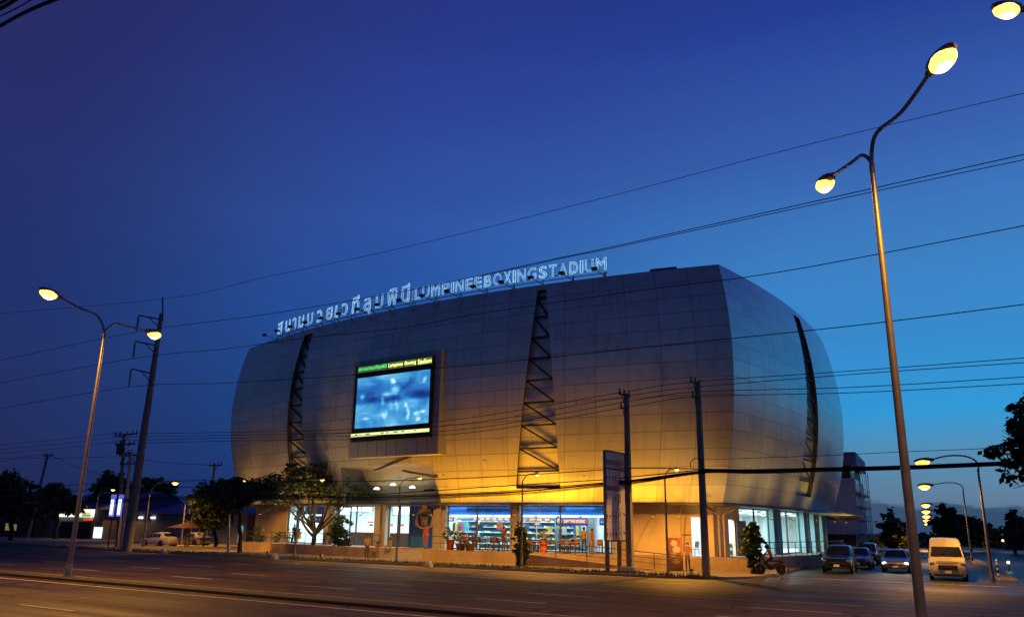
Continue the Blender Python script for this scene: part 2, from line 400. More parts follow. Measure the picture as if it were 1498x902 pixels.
def shell_grid(mb, i, sl, sr, t0, t1, d=0.0, m=0):
    """cladding between two edges sl(t), sr(t)"""
    rows = [t0 + (t1 - t0) * k / max(1, round((t1 - t0) * 28)) for k in range(max(1, round((t1 - t0) * 28)) + 1)]
    wmax = max(abs(sr(t) - sl(t)) for t in rows); nc = max(1, round(wmax * 46))
    for a, b in zip(rows, rows[1:]):
        for c in range(nc):
            P, U = [], []
            for (t, q) in ((a, c), (a, c + 1), (b, c + 1), (b, c)):
                s = sl(t) + (sr(t) - sl(t)) * q / nc
                P.append(sh(i, s, t, d)); U.append((s * NU, t * NV))
            mb.quad(*P, m=m, uv=U)
class Slot:
    def __init__(s, i, lb, rb, lt, rt_, t0, t1): s.i, s.lb, s.rb, s.lt, s.rt, s.t0, s.t1 = i, lb, rb, lt, rt_, t0, t1
    def k(s, t): return max(0, min(1, (t - s.t0) / (s.t1 - s.t0)))
    def L(s, t): k = s.k(t); return s.lb + (s.lt - s.lb) * k
    def R(s, t): k = s.k(t); return s.rb + (s.rt - s.rb) * k
sA = Slot(0, on_shell(754, 690, 0)[0], on_shell(820, 695, 0)[0], on_shell(787, 417, 0)[0], on_shell(799, 416, 0)[0], .06, .972)
sB = Slot(0, on_shell(422, 680, 0)[0], on_shell(451, 677, 0)[0], on_shell(447, 488, 0)[0], on_shell(459, 484, 0)[0], .085, .965)
nL, nT = on_shell(497, 690, 0); nR = on_shell(641, 692, 0)[0]
nT = .185
sN = Slot(0, nL, nR, nL + .004, nR - .012, 0.0, nT)
sC = Slot(1, on_shell(1166, 722, 1)[0], on_shell(1196, 716, 1)[0], on_shell(1161, 462, 1)[0], on_shell(1166, 463, 1)[0], .06, .965)
sC.lb, sC.rb = sC.lb - .005, sC.lb + .082; sC.lt = sC.lb + .022; sC.rt = sC.lb + .058
print('slots', sA.__dict__, sB.__dict__, sC.__dict__, 'notch', nL, nR, on_shell(570, 689, 0))

def make_face(i, slots, name):
    mb = MB(); e0 = lambda t: 0.0
    prev = e0
    for sl in slots:
        shell_grid(mb, i, prev, sl.L, 0, 1)
        if sl.t0 > 0: shell_grid(mb, i, sl.L, sl.R, 0, sl.t0)
        shell_grid(mb, i, sl.L, sl.R, sl.t1, 1)
        prev = sl.R
    shell_grid(mb, i, prev, lambda t: 1.0, 0, 1)
    o = mb.build(name, M['clad'], stadium, world=True, smooth=True, fix=False)
    return o
front = make_face(0, [sB, sN, sA], 'front_shell')
side = make_face(1, [sC], 'side_shell')
make_face(2, [], 'rear_shell'); make_face(3, [], 'side_shell')

def recess(sl, depth=.34):
    mb = MB(); i = sl.i; K = 24
    ts = [sl.t0 + (sl.t1 - sl.t0) * k / K for k in range(K + 1)]
    for a, b in zip(ts, ts[1:]):
        mb.quad(sh(i, sl.L(a), a, -depth), sh(i, sl.R(a), a, -depth), sh(i, sl.R(b), b, -depth), sh(i, sl.L(b), b, -depth), uv=[(0, a * NV), (1, a * NV), (1, b * NV), (0, b * NV)])
        for e in (sl.L, sl.R):
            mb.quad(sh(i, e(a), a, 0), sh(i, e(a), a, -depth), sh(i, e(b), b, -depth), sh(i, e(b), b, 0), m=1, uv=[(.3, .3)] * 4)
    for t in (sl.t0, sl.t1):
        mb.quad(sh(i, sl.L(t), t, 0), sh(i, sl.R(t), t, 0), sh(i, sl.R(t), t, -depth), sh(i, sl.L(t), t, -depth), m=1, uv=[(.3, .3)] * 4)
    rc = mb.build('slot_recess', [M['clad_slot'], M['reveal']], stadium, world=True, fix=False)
    z = MB(); n = 9
    lev = [sl.t1 - (sl.t1 - sl.t0) * (k + .35) / (n + .1) for k in range(n)]
    for k in range(n):
        a = sh(i, sl.L(lev[k]), lev[k], -.17); b = sh(i, sl.R(lev[k]), lev[k], -.17)
        z.beam(a, b, .12, .12)
        if k + 1 < n: z.beam(a, sh(i, sl.R(lev[k + 1]), lev[k + 1], -.165), .12, .11)
    for k in range(K): z.beam(sh(i, sl.L(ts[k]), ts[k], -.05), sh(i, sl.L(ts[k + 1]), ts[k + 1], -.05), .06, .08)
    z.build('zigzag_truss', M['truss'], rc, world=True)
for s_ in (sA, sB, sC): recess(s_)

# roof: low dome behind the parapet, small hatch near the corner
mb = MB(); ring = []
for i in range(4):
    for k in range(24): ring.append((i, k / 24))
o1 = bulge(1)
cz = Vector((5.9, 90.5))
def roofp(i, s, f, z):
    p = face_xy(i, s, o1); q = cz + (p - cz) * f; return Vector((q.x, q.y, z))
for f0, z0, f1, z1 in ((1.0, ZT, .985, ZT + .12), (.985, ZT + .12, .7, ZT + .5), (.7, ZT + .5, .35, ZT + .9), (.35, ZT + .9, .02, ZT + 1.0)):
    for a in range(len(ring)):
        i, s = ring[a]; j, s2 = ring[(a + 1) % len(ring)]
        mb.quad(roofp(i, s, f0, z0), roofp(j, s2, f0, z0), roofp(j, s2, f1, z1), roofp(i, s, f1, z1))
rf = mb.build('roof', mat('roof_sheet', (.16, .16, .17), .5, .3), stadium, world=True)
sv, tv = on_shell(992, 392, 0)
p = fpt(0, sv, -0.9, ZT + .35); dd = fdir(0, sv)
mb = MB(); mb.beam(p - dd * 1.1, p + dd * .9, 1.2, .6); mb.build('roof_hatch', M['steel_dark'], rf, world=True, bevel=.12)

# ledge / drip edge and soffit under the shell
def strip(mb, i, s0, s1, o0, z0, o1_, z1, m=0, n=None):
    n = n or max(1, round(abs(s1 - s0) * 40))
    for k in range(n):
        a, b = s0 + (s1 - s0) * k / n, s0 + (s1 - s0) * (k + 1) / n
        mb.quad(fpt(i, a, o0, z0), fpt(i, b, o0, z0), fpt(i, b, o1_, z1), fpt(i, a, o1_, z1), m)
def slab(mb, i, s0, s1, oi, oo, z0, z1, m=0, n=None):
    strip(mb, i, s0, s1, oo, z0, oo, z1, m, n); strip(mb, i, s0, s1, oi, z0, oi, z1, m, n)
    strip(mb, i, s0, s1, oi, z0, oo, z0, m, n); strip(mb, i, s0, s1, oi, z1, oo, z1, m, n)
    for s in (s0, s1):
        mb.quad(fpt(i, s, oi, z0), fpt(i, s, oo, z0), fpt(i, s, oo, z1), fpt(i, s, oi, z1), m)
mb = MB()
for i in range(4): slab(mb, i, 0, 1, -1.25, .06, ZB - .16, ZB - .02)
mb.build('ledge', M['ledge'], stadium, world=True)

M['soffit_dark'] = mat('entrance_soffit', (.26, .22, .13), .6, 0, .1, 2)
# entrance notch: sloping soffit, reveals, downlights
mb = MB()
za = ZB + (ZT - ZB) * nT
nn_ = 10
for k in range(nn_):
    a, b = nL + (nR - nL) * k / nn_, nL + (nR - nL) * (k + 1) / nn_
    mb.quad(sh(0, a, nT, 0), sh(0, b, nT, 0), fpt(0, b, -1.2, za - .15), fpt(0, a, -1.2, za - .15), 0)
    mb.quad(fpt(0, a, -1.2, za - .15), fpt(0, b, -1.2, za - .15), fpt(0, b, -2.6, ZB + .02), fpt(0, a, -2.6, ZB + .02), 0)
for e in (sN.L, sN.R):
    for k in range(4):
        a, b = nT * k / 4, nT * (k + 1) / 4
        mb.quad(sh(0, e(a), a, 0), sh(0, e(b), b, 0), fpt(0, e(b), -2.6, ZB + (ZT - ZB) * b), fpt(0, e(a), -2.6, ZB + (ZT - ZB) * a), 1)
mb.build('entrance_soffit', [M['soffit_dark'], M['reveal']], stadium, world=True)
for px, py in ((551, 715), (575, 709), (603, 713)):
    s, z = on_face(px, py, 0, -.9)
    mb = MB(); c = fpt(0, s, -.9, z)
    mb.lathe([(.10, .16), (.24, .05), (.24, -.02)], c, 14); mb.build('downlight', emit('downlight', (.9, .97, 1), 9), stadium, world=True)
    light('POINT', 'downlight_lamp', c + Vector((0, 0, -.35)), 14, (.95, .95, .8), shadow_soft_size=.15)

# struts from the shell out to the screen box
mb = MB()

# ---- podium
OW = -1.0; ZF = .85; ZC = ZB - .16
def RX(px): return 1083 + (px - 1083) * .91
def sx(px, i=0, o=OW, py=770): return on_face(px, py, i, o)[0]
def wall(mb, px0, px1, z0, z1, i=0, o=OW, th=.25, m=0):
    slab(mb, i, sx(px0, i), sx(px1, i), o - th, o, z0, z1, m, n=max(1, round(abs(sx(px1, i) - sx(px0, i)) * 40)))
S0, S1 = sx(362), sx(418)
def pw(fn):
    mb = MB(); fn(mb); mb.build('podium_wall', M['plaster'], stadium, world=True)
pw(lambda mb: slab(mb, 0, 0.0, S1, OW - .25, OW, 0, ZC))
pw(lambda mb: wall(mb, 900, 1011, 0, ZC)); pw(lambda mb: wall(mb, 1011, 1029, 3.35, ZC)); pw(lambda mb: wall(mb, 1011, 1029, 0, ZF - .1))
pw(lambda mb: slab(mb, 0, sx(1029), 1.0, OW - .25, OW, 0, ZC)); pw(lambda mb: slab(mb, 1, 0.0, sx(1066, 1), OW - .25, OW, 0, ZC))
pw(lambda mb: wall(mb, 1066, 1074.5, 3.25, ZC, 1)); pw(lambda mb: wall(mb, 1066, 1074.5, 0, ZF - .1, 1)); pw(lambda mb: wall(mb, 1074.5, 1082, 0, ZC, 1))
pw(lambda mb: slab(mb, 1, sx(RX(1212.5), 1), 1.0, OW - .25, OW, 0, ZC)); pw(lambda mb: slab(mb, 2, 0, 1, OW - .25, OW, 0, ZC)); pw(lambda mb: slab(mb, 3, 0, 1, OW - .25, OW, 0, ZC))
# horizontal band mouldings on the blank wall
M['column_side'] = mat('pale_teal_column', (.38, .55, .55), .6, 0, .1, 1.5)
# piers between the bays
for a, b, i in ((478, 492, 0), (551, 567, 0), (636, 654, 0), (747, 761, 0), (895, 903, 0), (RX(1131), RX(1142), 1), (RX(1180), RX(1186), 1), (RX(1196), RX(1201), 1), (RX(1209), RX(1212.5), 1)):
    mb = MB(); sa, sb = sx(a, i), sx(b, i)
    w3 = (sb - sa) / 3
    slab(mb, i, sa, sb, -1.3, -.72, 0, ZC, n=1)
    slab(mb, i, sa + w3 * .9, sb - w3 * .9, -.74, -.5, 0, ZC - .003, n=1)
    mb.build('column', M['column'] if i == 0 else M['column_side'], stadium, world=True)
# rain pipe with a forked head at the corner
mb = MB(); sp = sx(1053); c0 = fpt(0, sp, -.86, 0)
for dx in (-.16, .16):
    q = c0 + fdir(0, sp) * dx
    mb.tube([q + Vector((0, 0, .1)), q + Vector((0, 0, 3.5)), q + Vector((0, 0, 3.75)) + fdir(0, sp) * dx * 2.4, q + Vector((0, 0, 3.95)) + fdir(0, sp) * dx * 5], .07, 8)
mb.build('rain_pipe', M['plaster_dark'], stadium, world=True)
# door leaves (slid open) beside the two lit doorways
mb = MB(); wall(mb, 995, 1010, ZF + .02, 3.33, 0, OW + .1, .06); wall(mb, 995.5, 1009.5, 2.18, 2.24, 0, OW + .13, .03, 1)
mb.build('door', [mat('door_sheet', (.36, .27, .17), .6), M['ledge']], stadium, world=True)
mb = MB(); wall(mb, 1076, 1090, ZF + .02, 3.2, 1, OW + .1, .06); wall(mb, 1076.3, 1089.7, 2.15, 2.2, 1, OW + .13, .03, 1)
mb.build('door', [mat('door_sheet_dark', (.30, .22, .14), .6), M['ledge']], stadium, world=True)

# interior behind the front bays
mb = MB()
sI0, sI1 = .012, sx(902)
OB = -7.5
strip(mb, 0, sI0, sI1, OB, ZF, OB, ZC, 0)
strip(mb, 0, sI0, sI1, OB, ZC - .01, OW - .02, ZC - .01, 0)
strip(mb, 0, sI0, sI1, OB, ZF, OW, ZF, 1)
for s in (.0125, sx(899)):
     mb.quad(fpt(0, s, OB, ZF), fpt(0, s, OW - .3, ZF), fpt(0, s, OW - .3, ZC - .02), fpt(0, s, OB, ZC - .02), 0)
mb.build('shop_interior', [M['white_in'], M['floor_tile']], stadium, world=True)
mb = MB()   # lobby behind the corner doors
a0, a1 = sx(985), 1.0
strip(mb, 0, a0, a1, -3.4, ZF, -3.4, ZC); strip(mb, 0, a0, a1, -3.4, ZC - .01, OW - .26, ZC - .01); strip(mb, 0, a0, a1, -3.4, ZF, OW - .26, ZF, 1)
b1 = sx(1081, 1)
strip(mb, 1, 0, b1, -3.4, ZF, -3.4, ZC); strip(mb, 1, 0, b1, -3.4, ZC - .01, OW - .26, ZC - .01); strip(mb, 1, 0, b1, -3.4, ZF, OW - .26, ZF, 1)
mb.quad(fpt(0, a0, -3.4, ZF), fpt(0, a0, OW - .26, ZF), fpt(0, a0, OW - .26, ZC), fpt(0, a0, -3.4, ZC))
mb.quad(fpt(1, b1, -3.4, ZF), fpt(1, b1, OW - .26, ZF), fpt(1, b1, OW - .26, ZC), fpt(1, b1, -3.4, ZC))
mb.build('lobby_interior', [M['white_in'], M['floor_tile']], stadium, world=True)
mb = MB()   # restaurant behind the side bays
r0_, r1_ = sx(1083, 1), .95
strip(mb, 1, r0_, r1_, -8, ZF, -8, ZC); strip(mb, 1, r0_, r1_, -8, ZC - .01, OW - .02, ZC - .01); strip(mb, 1, r0_, r1_, -8, ZF, OW, ZF, 1)
for s in (r0_ + .0005, .9495):
     mb.quad(fpt(1, s, -8, ZF), fpt(1, s, OW - .3, ZF), fpt(1, s, OW - .3, ZC - .02), fpt(1, s, -8, ZC - .02))
mb.build('restaurant_interior', [M['white_in'], M['floor_tile']], stadium, world=True)

# glazing: one window per bay with its dark frame
def window(pxs, i, z0=ZF + .04, z1=ZC - .04, fr='steel_dark', trans=None):
    s0, s1 = sx(pxs[0], i), sx(pxs[-1], i)
    mb = MB(); slab(mb, i, s0, s1, OW - .14, OW - .12, z0, z1)
    wn = mb.build('window', M['glass'], stadium, world=True)
    f = MB()
    for k, px in enumerate(pxs):
        s = sx(px, i); c = fpt(i, s, OW - .13, 0)
        f.beam(c + Vector((0, 0, z0)), c + Vector((0, 0, z1)), .09, .12, up=fnrm(i, s))
    for z in [z0, z1] + ([trans] if trans else []):
        n = max(1, round((s1 - s0) * 30))
        for k in range(n): f.beam(fpt(i, s0 + (s1 - s0) * k / n, OW - .13, z), fpt(i, s0 + (s1 - s0) * (k + 1) / n, OW - .13, z), .1, .08)
    f.build('window_frame', M[fr], wn, world=True)
window([419, 434, 457, 478], 0); window([492, 510, 519, 551], 0); window([567, 583, 600], 0)
window([654, 697, 747], 0); window([761, 820, 895], 0)
M['teal_frame'] = mat('teal_frame', (.05, .12, .13), .45, .4, .1, 3)
for w_ in ([1083, 1108, 1131], [1142, 1160.5, 1180], [1186, 1191, 1196], [1201, 1205, 1209]): window([RX(q) for q in w_], 1, fr='teal_frame')

# canopy on the far part of the side face, lit from below the edge
mb = MB(); slab(mb, 1, sx(1172, 1), 1.02, .0, 2.4, ZB - .32, ZB - .18); mb.build('side_canopy', mat('canopy_sheet', (.42, .33, .2), .5, .2), stadium, world=True)

# plinth, steps, ramp
OP = 1.9
mb = MB()
def psx(px): return on_face(px, 800, 0, OP)[0]
stL, stR = psx(556), psx(618)
for (a, b) in ((.12, stL), (stR, 1.0)): slab(mb, 0, a, b, OW, OP, 0, ZF - .004)
slab(mb, 0, stL, stR, OW, 0.2, 0, ZF - .006)
slab(mb, 1, 0.0, .9, OW, .85, 0, ZF - .004); 
mb.build('plinth', M['plaster_dark'], stadium, world=True)
mb = MB()
for k in range(6): slab(mb, 0, stL + .0005, stR - .0005, .2 + .34 * k, .2 + .34 * (k + 1), 0, ZF - .01 - (k + 1) * .12)
mb.build('steps', M['concrete_light'], stadium, world=True)
mb = MB(); ra, rb = psx(770), psx(985); nR_ = 20
for k in range(nR_):
    a, b = ra + (rb - ra) * k / nR_, ra + (rb - ra) * (k + 1) / nR_
    za_, zb_ = .8 * (1 - k / nR_) + .02, .8 * (1 - (k + 1) / nR_) + .02
    mb.quad(fpt(0, a, OP + 1.3, 0), fpt(0, b, OP + 1.3, 0), fpt(0, b, OP + 1.3, zb_), fpt(0, a, OP + 1.3, za_))
    mb.quad(fpt(0, a, OP, za_), fpt(0, b, OP, zb_), fpt(0, b, OP + 1.3, zb_), fpt(0, a, OP + 1.3, za_))
mb.quad(fpt(0, ra, OP, 0), fpt(0, ra, OP + 1.3, 0), fpt(0, ra, OP + 1.3, .82), fpt(0, ra, OP, .82))
mb.build('ramp', M['plaster_dark'], stadium, world=True)

# railings
def railing(name, label, pts, h=.95, gap=1.9, mid=(.5,)):
    t = thing(name, label, 'railing', pts[0])
    mb = MB()
    mb.tube([p + Vector((0, 0, h)) for p in pts], .028, 6)
    for q in mid: mb.tube([p + Vector((0, 0, h * q)) for p in pts], .018, 6)
    mb.build('rail', M['steel_dark'], t, world=True)
    acc = 0; last = None
    for k, p in enumerate(pts):
        if last is None or (p - last).length >= gap or k == len(pts) - 1:
            m2 = MB(); m2.tube([p + Vector((0, 0, -.02)), p + Vector((0, 0, h))], .026, 6); m2.build('post', M['steel_dark'], t, world=True); last = p
    return t
def fl(i, a, b, o, za, zb=None, n=24):
    zb = za if zb is None else zb
    return [fpt(i, a + (b - a) * k / n, o, za + (zb - za) * k / n) for k in range(n + 1)]
railing('railing', 'dark steel railing along the dining terrace between the steps and the ramp', fl(0, stR + .003, psx(768), OP - .1, ZF))
railing('railing', 'dark steel handrail sloping down beside the ramp under the blank wall', fl(0, psx(772), psx(984), OP + 1.22, .82, .04), mid=(.35, .68))
railing('railing', 'dark steel railing on the left terrace behind the street tree', fl(0, .125, stL - .004, OP - .1, ZF, n=30), gap=2.4)
railing('railing', 'dark steel railing beside the side street below the restaurant windows', fl(1, .09, .62, .77, ZF, n=40), gap=1.2, mid=(.15, .58))

# ---- floodlights on brackets along the ledge wash the lower shell
UPV0 = Vector((0, 0, 1))
AMB = (1.0, .40, .010); TAN = (1.0, .52, .10)
def ledge_lamp(px, label, energy, i=0, o=2.1, col=AMB, aimz=4.0, size=108):
    s, _ = on_face(px, 734, i, .3)
    base = fpt(i, s, .06, ZB - .09); n = fnrm(i, s); d = fdir(i, s)
    t = thing('ledge_lamp', label, 'floodlight', base, 0, 'floodlights on brackets along the ledge'); tip = base + n * o - UPV0 * 1.0
    mb = MB(); mb.tube([base, base + n * o * .35 - UPV0 * .15, tip + UPV0 * .05], .016, 6); mb.build('bracket', M['steel_dark'], t, world=True)
    mb = MB(); mb.beam(tip + UPV0 * .1 - d * .09, tip + UPV0 * .1 + d * .09, .1, .07); hd = mb.build('lamp_housing', M['steel_dark'], t, world=True, bevel=.015)
    mb = MB(); mb.beam(tip + UPV0 * .142 - d * .07, tip + UPV0 * .142 + d * .07, .08, .01); mb.build('lens', M['sodium_far'], hd, world=True)
    l = light('SPOT', 'flood_lamp', tip + UPV0 * .22, energy, col, spot_size=R_(size), spot_blend=1.0, shadow_soft_size=1.1); aim(l, fpt(0 if i == 0 else i, s, .9, ZB + aimz))
LL = [(372, 900, TAN, 'added above the beige end wall'), (408, 900, TAN, 'added above the left end of the glazing'), (448, 900, TAN, 'added directly above the forked tree'), (484, 900, TAN, 'added above the pier hidden by the tree'),  # tan ones are added, standing in for street-lamp glow on the left shell
      (654, 958, AMB, 'over the pier right of the gold emblem'), (682, 988, AMB, 'over the left shoe shop window'), (712, 988, AMB, 'over the right half of the first shoe shop'), (742, 988, AMB, 'directly over the second pier of the shoe shops'), (772, 958, AMB, 'above the columnar bush'), (803, 927, AMB, 'over the mullion of the second shoe shop'),
      (834, 721, AMB, 'above the purple boxing shop sign'), (866, 448, AMB, 'over the terrace left of the tall road sign'), (900, 530, AMB, 'behind the tall road sign'), (934, 573, AMB, 'right of the pole behind the road sign'), (968, 346, AMB, 'above the slim lamp on the blank wall'), (1004, 240, AMB, 'above the lit corner doorway'), (1038, 40, (1, .46, .06), 'right beside the rain pipe at the corner')]
for px, e, c_, lb in LL: ledge_lamp(px, 'small floodlight on the ledge ' + lb, e, col=c_)
for px, e, lb in ((1088, 520, 'above the first restaurant window'), (1122, 520, 'above the second restaurant pane'), (1156, 560, 'above the middle restaurant window'), (1184, 580, 'above the narrow end windows'), (1202, 1100, 'at the far end over the side canopy')):
    ledge_lamp(px, 'small floodlight on the side ledge ' + lb, e, 1, col=TAN if e < 500 else (1, .62, .12))
for px, e in ((552, 300), (600, 560), (628, 700)):
    ledge_lamp(px, 'small floodlight under the entrance notch ' + {552: 'near the left downlight', 600: 'near the right downlight', 628: 'at its right end over the emblem'}[px], e, o=2.0, aimz=4.4)

def added_kerb_flood(px, energy, label, i, o, size, up, col):  # added fill lamps, not fittings of the place; they widen the warm wash
    s, _ = on_face(px, 800, i, o); b = fpt(i, s, o, .1); n = fnrm(i, s); d = fdir(i, s)
    t = thing('added_kerb_floodlight', label, 'floodlight', b, 0, 'added fill floodlights standing in the kerb weeds')
    mb = MB(); mb.box(b + UPV0 * .02, (.16, .16, .04)); mb.tube([b + UPV0 * .03, b + UPV0 * .16], .02, 6); mb.build('stand', M['steel_dark'], t, world=True)
    mb = MB(); mb.beam(b + UPV0 * .2 - d * .11, b + UPV0 * .2 + d * .11, .12, .14); hd = mb.build('lamp_housing', M['steel_dark'], t, world=True, bevel=.03)
    q = b + UPV0 * .21 - n * .07; mb = MB(); mb.beam(q - d * .09, q + d * .09, .012, .1); mb.build('lens', M['sodium_far'], hd, world=True)
    l = light('SPOT', 'flood_lamp', q - n * .04 + UPV0 * .12, energy, col, spot_size=R_(size), spot_blend=1.0, shadow_soft_size=.2); aim(l, fpt(i, s, 1.0, up))
added_kerb_flood(392, 1500, 'added fill floodlight in the weeds before the left end of the plinth', 0, 5.0, 90, 6.5, (1, .60, .22))
added_kerb_flood(470, 1900, 'added fill floodlight in the weeds right of the forked tree', 0, 5.0, 84, 6, (1, .60, .22))
added_kerb_flood(1010, 1300, 'added fill floodlight in the weeds before the lit corner doorway', 0, 5.0, 80, 5.5, (1, .52, .10))
added_kerb_flood(1150, 700, 'added fill floodlight on the pavement beside the side railing', 1, 3.4, 110, 6, (1, .52, .12))
# ================================================================== GROUND AND ROADS
def sheet(name, pts, z, m):
    mb = MB(); mb.add([(p.x, p.y, z) for p in pts], [tuple(range(len(pts)))]); o = mb.build(name, m); return tag(o, kind='structure')
def asphalt(name, base, rough, sscale):
    m, nt, b = _nt(name); L = nt.links.new
    tc = N(nt, 'ShaderNodeTexCoord'); mp = N(nt, 'ShaderNodeMapping'); mp.inputs['Rotation'].default_value = (0, 0, -ANG_RU); L(tc.outputs['Object'], mp.inputs[0])
    m2 = N(nt, 'ShaderNodeMapping'); m2.inputs['Scale'].default_value = (.012, 1.35, 1); L(mp.outputs[0], m2.inputs[0])   # tyre-polished bands along the lanes, exaggerated in colour to suggest light trails
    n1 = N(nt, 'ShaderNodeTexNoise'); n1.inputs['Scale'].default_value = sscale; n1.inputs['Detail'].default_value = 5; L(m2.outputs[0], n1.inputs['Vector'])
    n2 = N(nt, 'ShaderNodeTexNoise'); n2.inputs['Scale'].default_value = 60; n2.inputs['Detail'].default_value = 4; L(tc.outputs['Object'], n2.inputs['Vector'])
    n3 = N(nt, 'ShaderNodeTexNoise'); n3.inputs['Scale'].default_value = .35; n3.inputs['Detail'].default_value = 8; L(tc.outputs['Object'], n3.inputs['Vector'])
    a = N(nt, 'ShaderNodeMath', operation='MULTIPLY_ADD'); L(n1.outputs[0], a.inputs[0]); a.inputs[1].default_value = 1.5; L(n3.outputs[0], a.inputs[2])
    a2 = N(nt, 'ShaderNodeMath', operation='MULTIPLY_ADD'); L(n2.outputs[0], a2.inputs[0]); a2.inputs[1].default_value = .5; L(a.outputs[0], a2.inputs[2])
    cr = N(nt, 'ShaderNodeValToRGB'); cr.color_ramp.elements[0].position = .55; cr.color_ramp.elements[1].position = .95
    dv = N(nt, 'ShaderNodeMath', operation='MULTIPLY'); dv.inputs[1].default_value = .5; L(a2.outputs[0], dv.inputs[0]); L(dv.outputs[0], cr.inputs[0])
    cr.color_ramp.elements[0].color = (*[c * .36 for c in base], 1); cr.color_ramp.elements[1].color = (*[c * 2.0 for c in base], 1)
    # repair patches, sealed cracks and oil drips
    br = N(nt, 'ShaderNodeTexBrick'); br.inputs['Scale'].default_value = .11; br.inputs['Mortar Size'].default_value = .006; br.inputs['Color1'].default_value = (1, 1, 1, 1); br.inputs['Color2'].default_value = (.45, .45, .47, 1); br.inputs['Mortar'].default_value = (.25, .25, .25, 1); br.inputs['Bias'].default_value = -.3; br.inputs['Row Height'].default_value = .38; br.inputs['Brick Width'].default_value = 1.1; L(mp.outputs[0], br.inputs['Vector'])
    wv = N(nt, 'ShaderNodeTexNoise'); wv.inputs['Scale'].default_value = .9; wv.inputs['Detail'].default_value = 5; L(mp.outputs[0], wv.inputs['Vector'])
    wa = N(nt, 'ShaderNodeMix', data_type='RGBA'); wa.inputs[0].default_value = .35; L(mp.outputs[0], wa.inputs[6]); L(wv.outputs[1], wa.inputs[7])
    vo = N(nt, 'ShaderNodeTexVoronoi', feature='DISTANCE_TO_EDGE'); vo.inputs['Scale'].default_value = .42; L(wa.outputs[2], vo.inputs['Vector'])
    ck = N(nt, 'ShaderNodeMapRange'); ck.inputs[1].default_value = .006; ck.inputs[2].default_value = .022; ck.inputs[3].default_value = .25; ck.inputs[4].default_value = 1; L(vo.outputs[0], ck.inputs[0])
    oi_ = N(nt, 'ShaderNodeMapRange'); oi_.inputs[1].default_value = .58; oi_.inputs[2].default_value = .70; oi_.inputs[3].default_value = 1; oi_.inputs[4].default_value = .5; L(n3.outputs[0], oi_.inputs[0])
    k1 = N(nt, 'ShaderNodeMath', operation='MULTIPLY'); L(ck.outputs[0], k1.inputs[0]); L(oi_.outputs[0], k1.inputs[1])
    k2 = N(nt, 'ShaderNodeMix', data_type='RGBA', blend_type='MULTIPLY'); k2.inputs[0].default_value = 1; L(cr.outputs[0], k2.inputs[6]); L(br.outputs[0], k2.inputs[7])
    k3 = N(nt, 'ShaderNodeVectorMath', operation='SCALE'); L(k2.outputs[2], k3.inputs[0]); L(k1.outputs[0], k3.inputs['Scale'])
    L(k3.outputs[0], b.inputs['Base Color'])
    mr = N(nt, 'ShaderNodeMapRange'); mr.inputs[1].default_value = .35; mr.inputs[2].default_value = .65; mr.inputs[3].default_value = rough - .16; mr.inputs[4].default_value = rough + .12; L(n1.outputs[0], mr.inputs[0]); L(mr.outputs[0], b.inputs['Roughness'])
    b.inputs['Specular IOR Level'].default_value = .22
    bn = N(nt, 'ShaderNodeBump'); bn.inputs['Strength'].default_value = .5; bn.inputs['Distance'].default_value = .01; L(n2.outputs[0], bn.inputs['Height']); L(bn.outputs[0], b.inputs['Normal'])
    return m
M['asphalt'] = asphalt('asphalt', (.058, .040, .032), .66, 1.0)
M['asphalt_side'] = asphalt('side_asphalt', (.05, .048, .046), .5, .8)
M['paving'] = mat('concrete_paving', (.20, .17, .14), .85, 0, .25, 1.5, .3, dirt=.3)
M['kerb'] = mat('kerb_concrete', (.20, .19, .17), .85, 0, .25, 3, .3)
M['kerb_dark'] = mat('dark_kerb', (.05, .042, .036), .85, 0, .35, 3, .3)
M['line'] = mat('road_line_paint', (.48, .45, .38), .6, 0, .35, 5)
M['soil'] = mat('dark_soil_and_scrub', (.045, .042, .03), .95, 0, .4, .6, .5)
big = 3000
sheet('ground', [Vector((-big, -300, 0)), Vector((big, -300, 0)), Vector((big, big, 0)), Vector((-big, big, 0))], -.03, M['soil'])
NK = 43.0                                     # far kerb of the main road
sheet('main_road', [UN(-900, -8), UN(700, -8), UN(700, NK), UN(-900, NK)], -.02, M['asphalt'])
# the side street meets the main road
def cross_sn(r, n):                           # point at side-street coordinate r on the line n = const
    # P = SS*s + SR*r with P.RN = n
    s = (n - SR.dot(RN) * r) / SS.dot(RN); return SS * s + SR * r
SW, SE = -8.2, 14.5
sheet('side_street', [cross_sn(SW - 5, NK - .5), cross_sn(SE + 5, NK - .5), cross_sn(SE, NK + 6), SP(700, SE), SP(700, SW), cross_sn(SW, NK + 6)], -.012, M['asphalt_side'])
def kerbstrip(name, pts, w_, h, m):
    mb = MB()
    for a, b in zip(pts, pts[1:]): mb.beam(a + Vector((0, 0, h / 2 - .02)), b + Vector((0, 0, h / 2 - .02)), w_, h + .03)
    return tag(mb.build(name, m, bevel=.02), kind='structure')
